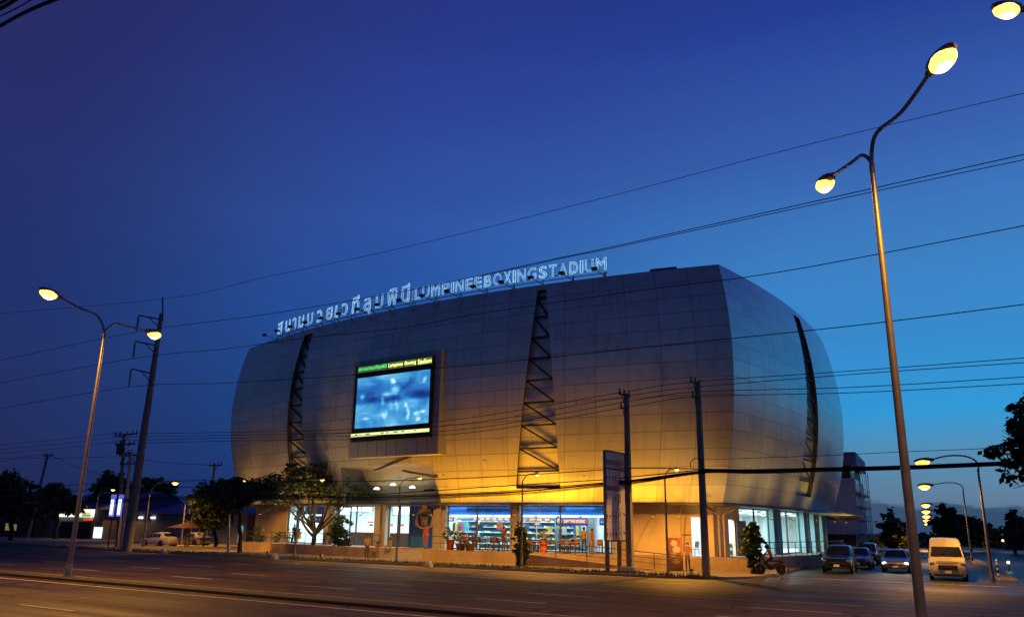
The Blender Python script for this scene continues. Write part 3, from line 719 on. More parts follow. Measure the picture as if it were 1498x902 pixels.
# sidewalks (a real step above the road)
def pave(name, pts, h=.0, m=None):
    mb = MB(); n = len(pts)
    tp = [(p.x, p.y, .11) for p in pts]; bt = [(p.x, p.y, -.05) for p in pts]
    mb.add(tp + bt, [tuple(range(n))] + [(i, i + n, (i + 1) % n + n, (i + 1) % n) for i in range(n)]); return tag(mb.build(name, m or M['paving']), kind='structure')
ca = cross_sn(SW - 4.5, NK + .15)
pave('sidewalk', [UN(-260, NK + .15), ca, cross_sn(SW - 2.2, NK + 1.2), cross_sn(SW - .8, NK + 3.4), cross_sn(SW - .15, NK + 7), SP(260, SW - .15), SP(260, SW - 9), SP(140, SW - 80), UN(-260, NK + 60)])
pave('sidewalk_east', [cross_sn(SE + 4.5, NK + .15), UN(300, NK + .15), UN(300, NK + 9), cross_sn(SE + 8, NK + 9), SP(300, SE + 4), SP(300, SE + .15), cross_sn(SE + .15, NK + 7), cross_sn(SE + 1.4, NK + 2.4)])
# medians
mb = MB(); mb.box(UN(-331.5, 21, .03), (660, 1.0, .12), ANG_RU); tag(mb.build('median', M['kerb_dark'], bevel=.03), kind='structure')
mb = MB(); mb.box(UN(350, 21, .05), (560, 1.7, .16), ANG_RU); tag(mb.build('median_east', M['kerb'], bevel=.03), kind='structure')
mb = MB(); c = SP(250, 3.6, .05); mb.box(c, (1.0, 390, .16), -SA); tag(mb.build('side_street_median', M['kerb'], bevel=.03), kind='structure')
# markings
mb = MB()
def dash(u0, u1, n, w_=.13):
    mb.quad(UN(u0, n - w_ / 2, -.014), UN(u1, n - w_ / 2, -.014), UN(u1, n + w_ / 2, -.014), UN(u0, n + w_ / 2, -.014))
for n_ in (25.6, 29.1, 32.6, 36.1, 39.6, 3.4, 7, 10.5, 14):
    for k in range(-20, 14): dash(k * 9, k * 9 + 3, n_)
dash(-200, 28, 22.4, .15); dash(-200, -14, NK - .5, .15); dash(-200, 90, 19.6, .15)
a = cross_sn(SW + .4, NK + 6.2); mb.quad(*[p + Vector((0, 0, -.006)) for p in (a, cross_sn(3, NK + 6.2), cross_sn(3, NK + 6.2) + SS * .4, a + SS * .4)])
for r in (-4.8, -1.4):
    for k in range(14):
        a = SP(62 + 9 * k, r, -.006); mb.quad(a, a + SR * .12, a + SR * .12 + SS * 4, a + SS * 4)
tag(mb.build('road_markings', M['line']), kind='structure')
# iron covers and kerb drains let into the road
for k, (u, n_, lb) in enumerate(((-31, 26.5, 'round iron manhole cover in the far lanes before the steps'), (-14.5, 24.0, 'round iron manhole cover in the road before the road sign'), (-22, 36.8, 'round iron manhole cover near the kerb below the shoe shops'))):
    p = UN(u, n_, -.016); t = thing('manhole_cover', lb, 'manhole cover', p); mb = MB(); mb.lathe([(.36, 0), (.36, .012), (.30, .014), (.30, .008), (.02, .010)], p, 20); mb.build('lid', M['steel_dark'], t, world=True)
    mb = MB(); mb.lathe([(.40, 0), (.40, .013), (.365, .013), (.365, 0)], p, 20); mb.build('rim', M['kerb_dark'], t, world=True)
# low weedy strip along the kerb
mb = MB()
for k in range(5200):
    u = rnd.uniform(-95, -15.5) if k % 6 else rnd.uniform(-40, -16); n_ = NK + .35 + abs(rnd.gauss(0, .22))
    p = UN(u, n_, .1); h = rnd.uniform(.06, .24); a = rnd.uniform(0, 6.28); d = Vector((math.cos(a), math.sin(a), 0)) * rnd.uniform(.02, .05); l = Vector((rnd.gauss(0, .05), rnd.gauss(0, .05), h))
    mb.add([p - d, p + d, p + l], [(0, 1, 2)])
tag(mb.build('kerb_grass', M['leaf_b']), 'low dark weeds growing along the far kerb of the main road', 'grass', kind='stuff')

# ================================================================== SCREEN
sc_s = on_shell(578, 590, 0)[0]
sd = fdir(0, sc_s); sn = fnrm(0, sc_s)
pc = sh(0, sc_s, .55, .2)
def on_screen(px, py, d=0.0):
    r = ray(px, py); t = ((pc + sn * d) - CAM).dot(sn) / r.dot(sn); return CAM + r * t
scr = thing('video_screen', 'large blue lit video screen in a clad box on the stadium front', 'video screen', on_screen(573, 590))
def rect(px4, d): return [on_screen(x, y, d) for x, y in px4]
def prism(mb, q, d0, d1, m=0):
    A = [p + sn * d0 for p in q]; B = [p + sn * d1 for p in q]
    return mb.add(A + B, [(0, 1, 2, 3), (7, 6, 5, 4), (0, 4, 5, 1), (1, 5, 6, 2), (2, 6, 7, 3), (3, 7, 4, 0)], m)
def square(px4):
    """snap four photo corners to an upright rectangle on the screen plane"""
    P = [on_screen(x, y) for x, y in px4]; o = P[3]
    xs = [(p - o).dot(sd) for p in P]; zs = [p.z for p in P]
    x0, x1, z0, z1 = (xs[0] + xs[3]) / 2, (xs[1] + xs[2]) / 2, (zs[2] + zs[3]) / 2, (zs[0] + zs[1]) / 2
    g = lambda x, z: Vector((o.x + sd.x * x, o.y + sd.y * x, z))
    return [g(x0, z1), g(x1, z1), g(x1, z0), g(x0, z0)]
BX = square([(519, 529), (648, 511), (638, 662), (509, 671)])
mb = MB(); prism(mb, BX, -3.2, 0); mb.build('screen_box', M['clad_slot'], scr, world=True)
mb = MB()   # panel joints on the box face
for k in range(1, 9):
    a = BX[3].lerp(BX[2], k / 9); b = BX[0].lerp(BX[1], k / 9); mb.beam(a + sn * .004, b + sn * .004, .03, .012, up=sn)
for k in (.18, .36, .54, .72): mb.beam(BX[3].lerp(BX[0], k) + sn * .004, BX[2].lerp(BX[1], k) + sn * .004, .03, .012, up=sn)
mb.build('box_joints', M['ledge'], scr, world=True)
BK = square([(525, 536), (637, 521.5), (631, 639), (516.5, 647)])
mb = MB(); prism(mb, BK, .01, .28); bez = mb.build('bezel', M['black'], scr, world=True)
def screen_mat():
    m, nt, b = _nt('screen_picture'); L = nt.links.new
    tc = N(nt, 'ShaderNodeUVMap'); sp = N(nt, 'ShaderNodeSeparateXYZ'); L(tc.outputs[0], sp.inputs[0])
    n1 = N(nt, 'ShaderNodeTexNoise'); n1.inputs['Scale'].default_value = 3.2; n1.inputs['Detail'].default_value = 7; n1.inputs['Distortion'].default_value = .6; L(tc.outputs[0], n1.inputs['Vector'])
    mp = N(nt, 'ShaderNodeMapping'); mp.inputs['Scale'].default_value = (1.2, 16, 1); L(tc.outputs[0], mp.inputs[0])
    n2 = N(nt, 'ShaderNodeTexNoise'); n2.inputs['Scale'].default_value = 1.6; n2.inputs['Detail'].default_value = 4; L(mp.outputs[0], n2.inputs['Vector'])
    def mth(op, a, b_=None, c=None):
        n = N(nt, 'ShaderNodeMath', operation=op)
        for i, q in enumerate((a, b_, c)):
            if q is None: continue
            if isinstance(q, (int, float)): n.inputs[i].default_value = q
            else: L(q, n.inputs[i])
        return n.outputs[0]
    x, y = sp.outputs[0], sp.outputs[1]
    def blob(cx, cy, rx, ry, soft=1.0, dist=.18):
        dx = mth('MULTIPLY', mth('ADD', mth('SUBTRACT', x, cx), mth('MULTIPLY', mth('SUBTRACT', n1.outputs[0], .5), dist)), 1 / rx)
        dy = mth('MULTIPLY', mth('ADD', mth('SUBTRACT', y, cy), mth('MULTIPLY', mth('SUBTRACT', n2.outputs[0], .5), dist * .5)), 1 / ry)
        d = mth('SQRT', mth('ADD', mth('MULTIPLY', dx, dx), mth('MULTIPLY', dy, dy)))
        r = N(nt, 'ShaderNodeMapRange', interpolation_type='SMOOTHSTEP'); r.inputs[1].default_value = 1; r.inputs[2].default_value = 1 - soft; r.inputs[3].default_value = 0; r.inputs[4].default_value = 1; L(d, r.inputs[0]); return r.outputs[0]
    # background: dim stands above, bright floor below
    fl_ = N(nt, 'ShaderNodeMapRange', interpolation_type='SMOOTHSTEP'); fl_.inputs[1].default_value = .52; fl_.inputs[2].default_value = .42; L(mth('ADD', y, mth('MULTIPLY', mth('SUBTRACT', n2.outputs[0], .5), .08)), fl_.inputs[0])
    v = mth('MULTIPLY_ADD', n1.outputs[0], .9, -.28); v = mth('ADD', v, mth('MULTIPLY', n2.outputs[0], .22))
    v = mth('ADD', v, mth('MULTIPLY', fl_.outputs[0], .26))
    top = N(nt, 'ShaderNodeMapRange'); top.inputs[1].default_value = .7; top.inputs[2].default_value = 1.0; top.inputs[3].default_value = 0; top.inputs[4].default_value = .25; L(y, top.inputs[0]); v = mth('ADD', v, top.outputs[0])
    for cx, cy, rx, ry, a in ((.52, .86, .055, .085, .75), (.55, .68, .085, .14, .5), (.44, .62, .12, .07, .42), (.36, .50, .05, .16, .35), (.49, .40, .06, .2, .2), (.57, .38, .045, .2, .25), (.42, .22, .05, .16, .3), (.72, .22, .035, .2, .42), (.70, .38, .035, .06, .45), (.83, .20, .09, .05, .45), (.93, .22, .06, .05, .4), (.86, .1, .05, .07, .5), (.08, .62, .05, .1, .38), (.94, .82, .04, .1, .35), (.15, .18, .08, .04, .35)):
        v = mth('ADD', v, mth('MULTIPLY', blob(cx, cy, rx, ry), a))
    v = mth('SUBTRACT', v, mth('MULTIPLY', blob(.52, .50, .2, .1), .28)); v = mth('SUBTRACT', v, mth('MULTIPLY', blob(.88, .55, .16, .1), .25)); v = mth('SUBTRACT', v, mth('MULTIPLY', blob(.2, .55, .12, .08), .18))
    cr = N(nt, 'ShaderNodeValToRGB'); e = cr.color_ramp.elements
    e[0].position = 0; e[0].color = (.008, .035, .20, 1); e[1].position = 1; e[1].color = (.75, .95, 1, 1)
    for p, c in ((.2, (.016, .08, .36)), (.40, (.03, .22, .60)), (.6, (.10, .46, .80)), (.78, (.36, .72, .93))):
        q = e.new(p); q.color = (*c, 1)
    L(v, cr.inputs[0]); L(cr.outputs[0], b.inputs['Emission Color'])
    b.inputs['Emission Strength'].default_value = 1.0; b.inputs['Base Color'].default_value = (.01, .01, .01, 1); b.inputs['Roughness'].default_value = .3
    return m
PI_ = square([(527.5, 554), (633.5, 540.5), (630, 618), (522, 628.5)])
mb = MB(); q = [p + sn * .285 for p in PI_]; mb.quad(q[3], q[2], q[1], q[0], uv=[(0, 0), (1, 0), (1, 1), (0, 1)]); mb.build('display', screen_mat(), scr, world=True)
# LED text band on top, ticker band below
BT = square([(527, 537.5), (635.5, 522.5), (635.5, 532), (527.5, 546.5)])
M['led_green'] = emit('led_green', (.10, .85, .12), 1.5); M['led_yellow'] = emit('led_yellow', (.85, 1, .22), 2.0)
M['led_dim_green'] = emit('led_dim_green', (.01, .09, .02), 1); M['led_dim_yellow'] = emit('led_dim_yellow', (.10, .13, .02), 1)
mb = MB()
def seg(a, b, m, d=.283):
    q = [BT[3].lerp(BT[2], a), BT[3].lerp(BT[2], b), BT[0].lerp(BT[1], b), BT[0].lerp(BT[1], a)]; mb.quad(*[p + sn * d for p in q], m=m)
seg(.0, .415, 0); seg(.425, .63, 1); seg(.645, .80, 1); seg(.815, 1.0, 1)
band = mb.build('led_band', [M['led_dim_green'], M['led_dim_yellow']], scr, world=True)
def text(body, parent, mat_, origin, ax, ay, width=None, height=None, ext=.006, name='lettering', outline=0.0, center=True, keep=None):
    cu = bpy.data.curves.new(name, 'FONT'); cu.body = body; cu.extrude = ext; cu.size = 1.0
    cu.align_x = 'CENTER' if center else 'LEFT'
    if outline: cu.fill_mode = 'NONE'; cu.bevel_depth = outline; cu.bevel_resolution = 1; cu.extrude = 0
    tmp = bpy.data.objects.new('tmp', cu); COL.objects.link(tmp)
    bpy.context.view_layer.update(); dg = bpy.context.evaluated_depsgraph_get()
    me = bpy.data.meshes.new_from_object(tmp.evaluated_get(dg)); bpy.data.objects.remove(tmp)
    me.materials.clear(); me.materials.append(mat_)
    xs = [v.co.x for v in me.vertices]; ys = [v.co.y for v in me.vertices]
    w0 = max(xs) - min(xs) or 1; h0 = max(ys) - min(ys) or 1; cx = (max(xs) + min(xs)) / 2
    sx_ = width / w0 if width else None; sy_ = height / h0 if height else None
    if keep: sx_, sy_ = min(keep, (width or 9) / w0), keep
    sx_ = sx_ or sy_; sy_ = sy_ or sx_
    az = ax.cross(ay)
    for v in me.vertices:
        a, b, c = (v.co.x - (cx if center else min(xs))) * sx_, (v.co.y - (min(ys) if height and not keep else 0)) * sy_, v.co.z
        v.co = Vector(origin) + ax * a + ay * b + az * c
    o = bpy.data.objects.new(name, me); put(o, parent, True); return o
UPV = Vector((0, 0, 1))
def bandtext(t, a, b, m, h=.72):
    W = (BT[1] - BT[0]).length; H = (BT[0] - BT[3]).length
    text(t, band, m, BT[3].lerp(BT[2], (a + b) / 2) + UPV * H * .14 + sn * .29, sd, UPV, width=W * (b - a) * .94, height=H * h, ext=.002)
bandtext('สนามมวยเวทีลุมพินี', .0, .415, M['led_green'], .8); bandtext('Lumpinee', .425, .63, M['led_yellow']); bandtext('Boxing', .645, .80, M['led_yellow']); bandtext('Stadium', .815, 1.0, M['led_yellow'])
TK = square([(517, 635.5), (631.5, 626), (631.5, 631), (517, 640)])
mb = MB(); q = [p + sn * .286 for p in TK]; mb.quad(q[3], q[2], q[1], q[0])
tk = mb.build('ticker_band', emit('led_warm', (.9, 1, .38), 1.1), scr, world=True)
mb = MB()
for a0, a1 in ((.06, .09), (.12, .13), (.2, .26), (.4, .44), (.47, .5), (.56, .62), (.66, .7), (.82, .84)):
    q = [TK[0].lerp(TK[1], a0), TK[0].lerp(TK[1], a1)]; mb.beam(q[0] + sn * .292 - UPV * .1, q[1] + sn * .292 - UPV * .1, .02, .09)
mb.build('ticker_text', M['led_dim_green'], tk, world=True)
# raking struts that carry the box
mb = MB()
for (x0, y0, x1, y1) in ((548, 688, 600, 668), (640, 697, 590, 688)):
    s, t = on_shell(x0, y0, 0); a = sh(0, s, t, .02); 
    s2, t2 = on_shell(x1, y1, 0); b = sh(0, s2, t2, .06)
    mb.beam(a, b, .16, .16)
mb.build('strut', M['ledge'], scr, world=True)

# ================================================================== ROOF SIGN
M['sign_letter'] = mat('sign_letter_enamel', (.45, .58, .68), .35, .2, .1, 3)
M['sign_frame'] = mat('sign_frame_steel', (.10, .13, .15), .5, .5, .2, 3)
sign0 = on_shell(405, 486, 0)[0]; sign1 = on_shell(888, 402, 0)[0]
ORF = bulge(1) - .15
sgn = thing('rooftop_sign', 'row of open skeletal white lettering along the stadium roof edge', 'sign', fpt(0, .5, ORF, ZT))
def sgx(px, py): return on_face(px, py, 0, ORF)[0]
s_th0, s_mid, s_end = sgx(405, 475), sgx(606, 425), sgx(889, 390)
_b = M['sign_letter'].node_tree.nodes['Principled BSDF']; _b.inputs['Emission Color'].default_value = (.30, .62, 1, 1); _b.inputs['Emission Strength'].default_value = .6   # neon tubes, dim
LH = 1.0; LZ = ZT + .55
dark = mat('sign_letter_violet', (.16, .09, .32), .4, .2, .15, 3)
thai = ['ส', 'น', 'า', 'ม', 'ม', 'ว', 'ย', 'เ', 'ว', 'ที', 'ลุ', 'ม', 'พิ', 'นี']
WD = {'I': .45, 'M': 1.2, 'O': 1.1, 'N': 1.05, 'G': 1.05, 'D': 1.05, 'E': .9, 'L': .85, 'า': .6, 'เ': .45}
def row(chars, s0, s1, thai_=False):
    ws = [WD.get(c, 1.0) for c in chars]; tot = sum(ws); acc = 0
    for c, wd in zip(chars, ws):
        s = s0 + (s1 - s0) * (acc + wd / 2) / tot; acc += wd
        wm = (face_xy(0, s0, ORF) - face_xy(0, s1, ORF)).length * wd / tot * .82
        d, n = fdir(0, s), fnrm(0, s)
        base = fpt(0, s, ORF, LZ)
        if thai_:
            l = text(c, sgn, M['sign_letter'], base, d, UPV, width=wm, keep=1.22 * LH / .62, outline=.026, name='letter')
        else:
            l = text(c, sgn, M['sign_letter'], base, d, UPV, width=wm, height=LH, outline=.026, name='letter')
        l.data.materials[0] = dark if rnd.random() < .08 and thai_ else M['sign_letter']
row(thai, s_th0, s_mid - .004, True); row(list('LUMPINEE'), s_mid, sgx(706, 410)); row(list('BOXING'), sgx(707, 410), sgx(786, 395)); row(list('STADIUM'), sgx(787, 395), s_end)
mb = MB()
for z in (LZ + .12, LZ + LH - .12, LZ - .18):
    pts = [fpt(0, s_th0 + (s_end - s_th0) * k / 60, ORF - .12, z) for k in range(61)]; mb.tube(pts, .035, 5)
mb.build('rail', M['sign_frame'], sgn, world=True)
nb = 16
for k in range(nb):
    s = s_th0 + .002 + (s_end - s_th0 - .006) * k / (nb - 1)
    d, n = fdir(0, s), fnrm(0, s); b = fpt(0, s, ORF, ZT + .02); bb = fpt(0, s, ORF - .9, ZT + .1)
    mb = MB(); mb.beam(b - n * .12, b - n * .12 + UPV * (.5 + LH), .07); mb.beam(bb, b + UPV * .6 - n * .14, .06); mb.beam(b + UPV * .08, b + UPV * .36 + n * 1.0 - d * .45, .05)
    br = mb.build('bracket', M['sign_frame'], sgn, world=True)
    tip = b + UPV * .38 + n * 1.05 - d * .45
    m2 = MB(); m2.beam(tip - d * .22, tip + d * .22, .3, .22); m2.build('lamp_housing', M['black'], br, world=True, bevel=.04)
    l = light('SPOT', 'sign_lamp', tip + UPV * .16 - n * .05, 520, (.60, .90, 1.0), spot_size=R_(80), spot_blend=1.0, shadow_soft_size=.06); aim(l, b + UPV * 1.2 + d * .1)

def smooth_path0(P, n=8):
    P = [Vector(p) for p in P]; out = []
    for i in range(len(P) - 1):
        p0, p1, p2, p3 = P[max(0, i - 1)], P[i], P[i + 1], P[min(len(P) - 1, i + 2)]
        for k in range(n):
            t = k / n; out.append(.5 * ((2 * p1) + (p2 - p0) * t + (2 * p0 - 5 * p1 + 4 * p2 - p3) * t * t + (3 * p1 - p0 - 3 * p2 + p3) * t ** 3))
    out.append(P[-1]); return out
# ================================================================== SHOP FITTINGS (front bays)
def fpz(px, py, o, i=0): s, z = on_face(px, py, i, o); return s, z
def board(name, label, cat, px0, px1, py0, py1, o, m, th=.06, i=0, group=None, root=True):
    s0, z1 = fpz(px0, py0, o, i); s1, z0 = fpz(px1, py1, o, i); zt = (z1 + fpz(px1, py0, o, i)[1]) / 2; zb = (z0 + fpz(px0, py1, o, i)[1]) / 2
    mb = MB(); slab(mb, i, s0, s1, o - th, o, zb, zt)
    ob = mb.build(name, m); tag(ob, label, cat, group); return ob, s0, s1, zb, zt
# fascias and lamps are part of the building
def fit(name, px0, px1, py0, py1, o, m, th=.06, i=0):
    ob, *r = board(name, None, None, px0, px1, py0, py1, o, m, th, i); ob.parent = stadium
    L_ = stadium.location; ob.matrix_parent_inverse = Matrix.Translation(L_).inverted(); return (ob, *r)
fit('fascia', 654, 747, 730, 753, -2.4, M['blue_fascia']); fit('fascia', 761, 896, 730, 753, -2.4, M['blue_fascia'])
fit('fascia_band', 683, 747, 739.5, 746.5, -2.33, M['navy']); fit('fascia_band', 762, 826, 740, 747, -2.33, M['navy'])
fit('strip_lamp', 682, 746, 735.4, 738.8, -1.7, M['cool_lamp'], .12); fit('strip_lamp', 762, 826, 736, 740, -1.7, M['cool_lamp'], .12)
fit('strip_lamp', 655, 747, 753, 755, -2.3, M['cool_lamp'], .1); fit('strip_lamp', 762, 895, 753.6, 755.6, -2.3, M['cool_lamp'], .1)
fit('fascia', 447, 477, 735, 752, -2.2, M['purple']); 
fit('fascia', 600, 636, 733, 802, -1.5, mat('royal_blue_wall', (.015, .06, .42), .45, 0, .1, 1.2))
# red / orange header strips in the shoe shops
for k, (a, b, y0, y1, m) in enumerate(((655, 664, 756, 762, 'red'), (692, 746, 756.5, 761, 'orange_red'), (762, 806, 757, 762, 'orange_red'), (780, 792, 764, 767.5, 'red'))):
    ob, s0, s1, zb, zt = board('header_board', ['small red header board with a white disc above the first shoe shelves', 'long orange header board above the middle shoe shelves', 'long orange header board above the shelves left of the purple shop sign', 'short red header board hanging under the long orange one'][k], 'shop board', a, b, y0, y1, -3.0, M[m], .05)
    mb = MB()
    for q in range(max(1, int((b - a) / 9))):
        s = s0 + (s1 - s0) * (q + .5) / max(1, int((b - a) / 9)); c = fpt(0, s, -2.985, (zb + zt) / 2); mb.beam(c - fdir(0, s) * .18, c + fdir(0, s) * .18, .03, .16)
    mb.build('white_mark', M['white_paint'], ob)
# named shop signs
ob, s0, s1, zb, zt = board('shop_sign', 'purple shop sign with white capitals SIAM THAI BOXING', 'shop sign', 813, 860, 756, 768, -2.75, M['purple'], .08)
sm_ = s0 + (s1 - s0) * .58; d_, n_ = fdir(0, sm_), fnrm(0, sm_); Wd = (fpt(0, s1, -2.75, 0) - fpt(0, s0, -2.75, 0)).length
mb = MB(); a_, b_ = s0 + (s1 - s0) * .24, s1 - (s1 - s0) * .03; slab(mb, 0, a_, b_, -2.75, -2.742, zb + (zt - zb) * .22, zb + (zt - zb) * .8); mb.build('red_panel', M['red'], ob)
text('SIAM THAI BOXING', ob, emit('sign_white', (1, .93, .75), .9), fpt(0, sm_, -2.73, zb + (zt - zb) * .30), d_, UPV, width=Wd * .66, height=(zt - zb) * .4, ext=.004)
mb = MB(); s_ = s0 + (s1 - s0) * .12; c = fpt(0, s_, -2.74, (zb + zt) / 2); mb.lathe([(.0, 0), (.21, 0), (.21, .01), (0, .01)], (0, 0, 0), 16)
mb.v = [tuple(c + fdir(0, s_) * v[0] + UPV * v[1] + fnrm(0, s_) * v[2]) for v in mb.v]; mb.build('round_badge', M['gold'], ob)
ob, s0, s1, zb, zt = board('shop_sign', 'second purple shop sign half hidden behind the tall road sign', 'shop sign', 877, 894, 756, 768, -2.75, M['purple'], .08)
mb = MB(); s_ = (s0 + s1) / 2; c = fpt(0, s_, -2.74, zb + (zt - zb) * .4); mb.beam(c - fdir(0, s_) * .35, c + fdir(0, s_) * .25, .02, .12); mb.build('white_mark', M['white_paint'], ob)
ob, s0, s1, zb, zt = board('shop_sign', 'violet shop sign with white marks behind the forked tree trunk', 'shop sign', 450, 476, 754, 764, -2.4, M['purple'], .08)
mb = MB()
for q in range(5):
    s_ = s0 + (s1 - s0) * (.1 + .19 * q); c = fpt(0, s_, -2.385, zb + (zt - zb) * (.6 - .05 * q)); mb.beam(c, c + fdir(0, s_) * .16, .02, .14)
mb.build('white_mark', M['white_paint'], ob)
# lit menu boards in the food bay
for k, (a, b, y0, y1) in enumerate(((494, 509, 737, 752), (512, 528, 736, 748), (530, 541, 736, 748), (576, 599, 736, 753))):
    ob, s0, s1, zb, zt = board('menu_lightbox', ['white menu lightbox behind the tree, leftmost over the food counter', 'wide white menu lightbox over the middle of the food counter', 'white menu lightbox next to the pier over the food counter', 'white menu lightbox beside the blue emblem wall'][k], 'lightbox', a, b, y0, y1, -4.2, emit('menu_light_%d' % k, (.86, 1, .97), 2.2), .15)
    mb = MB()
    for z in (zb, zt): mb.beam(fpt(0, s0, -4.18, z), fpt(0, s1, -4.18, z), .06, .06)
    for s in (s0, s1): mb.beam(fpt(0, s, -4.18, zb), fpt(0, s, -4.18, zt), .06, .06)
    mb.build('lightbox_frame', M['teal_frame'], ob)
# food counters
def counter(label, px0, px1, o, top, basem, topm):
    s0, s1 = on_face(px0, 785, 0, o)[0], on_face(px1, 785, 0, o)[0]
    t = thing('counter', label, 'counter', fpt(0, (s0 + s1) / 2, o, ZF))
    mb = MB(); slab(mb, 0, s0, s1, o - .7, o, ZF, ZF + top); mb.build('counter_front', basem, t, world=True)
    mb = MB(); slab(mb, 0, s0 - .001, s1 + .001, o - .75, o + .08, ZF + top, ZF + top + .06); mb.build('counter_top', topm, t, world=True)
counter('dark counter with red top in the food bay behind the standing people', 512, 551, -2.6, 1.0, M['wood'], M['red'])
counter('dark counter with red top left of the gold emblem wall', 567, 600, -2.4, 1.0, M['wood'], M['red'])
counter('blue counter in front of the gold emblem wall', 600, 622, -.9, .95, M['blue_fascia'], M['purple'])
# small price boards and pictures on the white walls
for k, (a, b, y0, y1, mm) in enumerate(((537.5, 545.5, 762, 764.5, 'red'), (540, 545, 766, 769, 'wood'), (569, 574.5, 766, 769, 'red'), (584.5, 590.5, 766, 769, 'red'), (501, 513, 761, 763.5, 'red'), (438.5, 444, 755.5, 762, 'wood'))):
    ob, s0, s1, zb, zt = board('wall_board', ['little red board beside the pier at the food counter', 'little dark board under the red one at the food counter', 'left little red board on the white wall near the emblem', 'right little red board on the white wall near the emblem', 'thin red board on the white wall behind the bush', 'small dark picture on the white wall left of the tree'][k], 'wall board', a, b, y0, y1, -4.6, M[mm], .04)
# gold emblem
s0, z0 = fpz(618, 770, -1.42)
t = thing('emblem', 'gold crowned wreath emblem on the royal blue wall', 'emblem', fpt(0, s0, -1.43, z0))
d_, n_ = fdir(0, s0), fnrm(0, s0); c = fpt(0, s0, -1.43, z0); k_ = .053
def px2(x, y): return ((x - 618) * k_ * 1.16, (770 - y) * k_)
mb = MB(); mb.poly([px2(*p) for p in ((611, 750), (613, 747), (615.5, 743.5), (618, 734.5), (621.5, 734.5), (624, 741), (627, 746), (630, 745), (630, 749), (621, 748), (616, 749))], c, d_, UPV, .05); mb.build('crown', M['gold'], t, world=True)
mb = MB()
for a, b in (((614, 750), (614.5, 756.5)), ((627, 750), (626.5, 756.5)), ((614, 756), (627, 756)), ((616, 751), (625, 751)), ((617, 757), (617, 767)), ((625, 757), (625, 767))):
    pa, pb = px2(*a), px2(*b); mb.beam(c + d_ * pa[0] + UPV * pa[1], c + d_ * pb[0] + UPV * pb[1], .09, .06, up=n_)
mb.build('lattice', M['gold_dark'], t, world=True)
mb = MB(); mb.poly([px2(*p) for p in ((618, 758), (624.5, 758), (625.5, 762), (622, 767), (619, 764.5))], c, d_, UPV, .07); mb.build('shield', M['gold_dark'], t, world=True)
for sgn_ in (1, -1):
    mb = MB(); P = [(613.5, 744), (610.2, 749), (608, 755), (607.3, 761), (608.3, 766), (611.5, 769.5), (617, 771.5), (620.5, 771)]
    pts = []
    for x, y in P:
        a, b = px2(621 + (x - 621) * sgn_, y); pts.append(c + d_ * a + UPV * b)
    pp = smooth_path0(pts, 4); mb.tube(pp, .028, 5)
    for q in range(2, len(pp) - 2, 2):
        tg = (pp[q + 1] - pp[q - 1]).normalized(); sd_ = tg.cross(n_).normalized(); big_ = 1.0 + 1.1 * math.exp(-((q - 17) / 4.0) ** 2)
        for e_ in (-1, 1):
            b0 = pp[q] + n_ * .01; tip_ = b0 + (tg * -.13 + sd_ * e_ * .10) * big_; md = b0.lerp(tip_, .5)
            mb.add([b0, md + tg * .045 * big_, tip_, md - tg * .045 * big_], [(0, 1, 2, 3)])
    mb.build('wreath_branch', M['gold'], t, world=True)
mb = MB()
for k in range(9):
    a = (k - 4) * .12; p0 = c + UPV * (.95 + .05 * math.cos(a * 3)) + d_ * (a * 1.6 + .2); mb.beam(p0, p0 + UPV * (.16 - abs(a) * .15) + d_ * a * .3, .035, .03, up=n_)
mb.tube([c + d_ * (.2 + .27 * math.cos(q * .524)) + UPV * (.28 + .17 * math.sin(q * .524)) for q in range(13)], .022, 5)
mb.beam(c + d_ * -.25 - UPV * .12, c + d_ * .62 - UPV * .12, .05, .09, up=n_)
mb.build('ornament', M['gold'], t, world=True)

# shoe shelves: upright, four boards and rows of goods
goods = [mat('goods_%d' % k, c, .4, 0, .3, 8) for k, c in enumerate(((.7, .72, .7), (.05, .3, .4), (.02, .03, .05), (.55, .1, .05), (.7, .55, .1), (.1, .12, .35)))]
def shelf(label, px0, px1, o=-5.2):
    s0, s1 = on_face(px0, 775, 0, o)[0], on_face(px1, 775, 0, o)[0]
    t = thing('display_shelf', label, 'shelf', fpt(0, (s0 + s1) / 2, o, ZF), 0, 'shoe shelves in the shops')
    mb = MB(); slab(mb, 0, s0, s1, o - .5, o - .45, ZF, ZF + 2.35); mb.build('back_panel', M['teal_frame'], t, world=True)
    for k in range(5):
        z = ZF + .35 + .43 * k
        mb = MB(); slab(mb, 0, s0, s1, o - .45, o, z, z + .03); b = mb.build('shelf_board', M['white_paint'], t, world=True)
        g = MB(); W = (fpt(0, s1, o, 0) - fpt(0, s0, o, 0)).length; n = int(W / .3)
        for q in range(n):
            s = s0 + (s1 - s0) * (q + .5) / n
            if rnd.random() < .12: continue
            c = fpt(0, s, o - .2, z + .03); d = fdir(0, s); nn = fnrm(0, s); hh = rnd.uniform(.1, .16)
            mi = rnd.choice([0, 0, 0, 1, 1, 2, 3, 4, 5])
            g.poly([(-.13, 0), (.13, 0), (.13, hh * .5), (.05, hh * .6), (-.03, hh), (-.13, hh * .9)], c + nn * .05, d, UPV, .1, mi)
        ob = g.build('shoes', goods, b, world=True); tag(ob, kind='stuff')
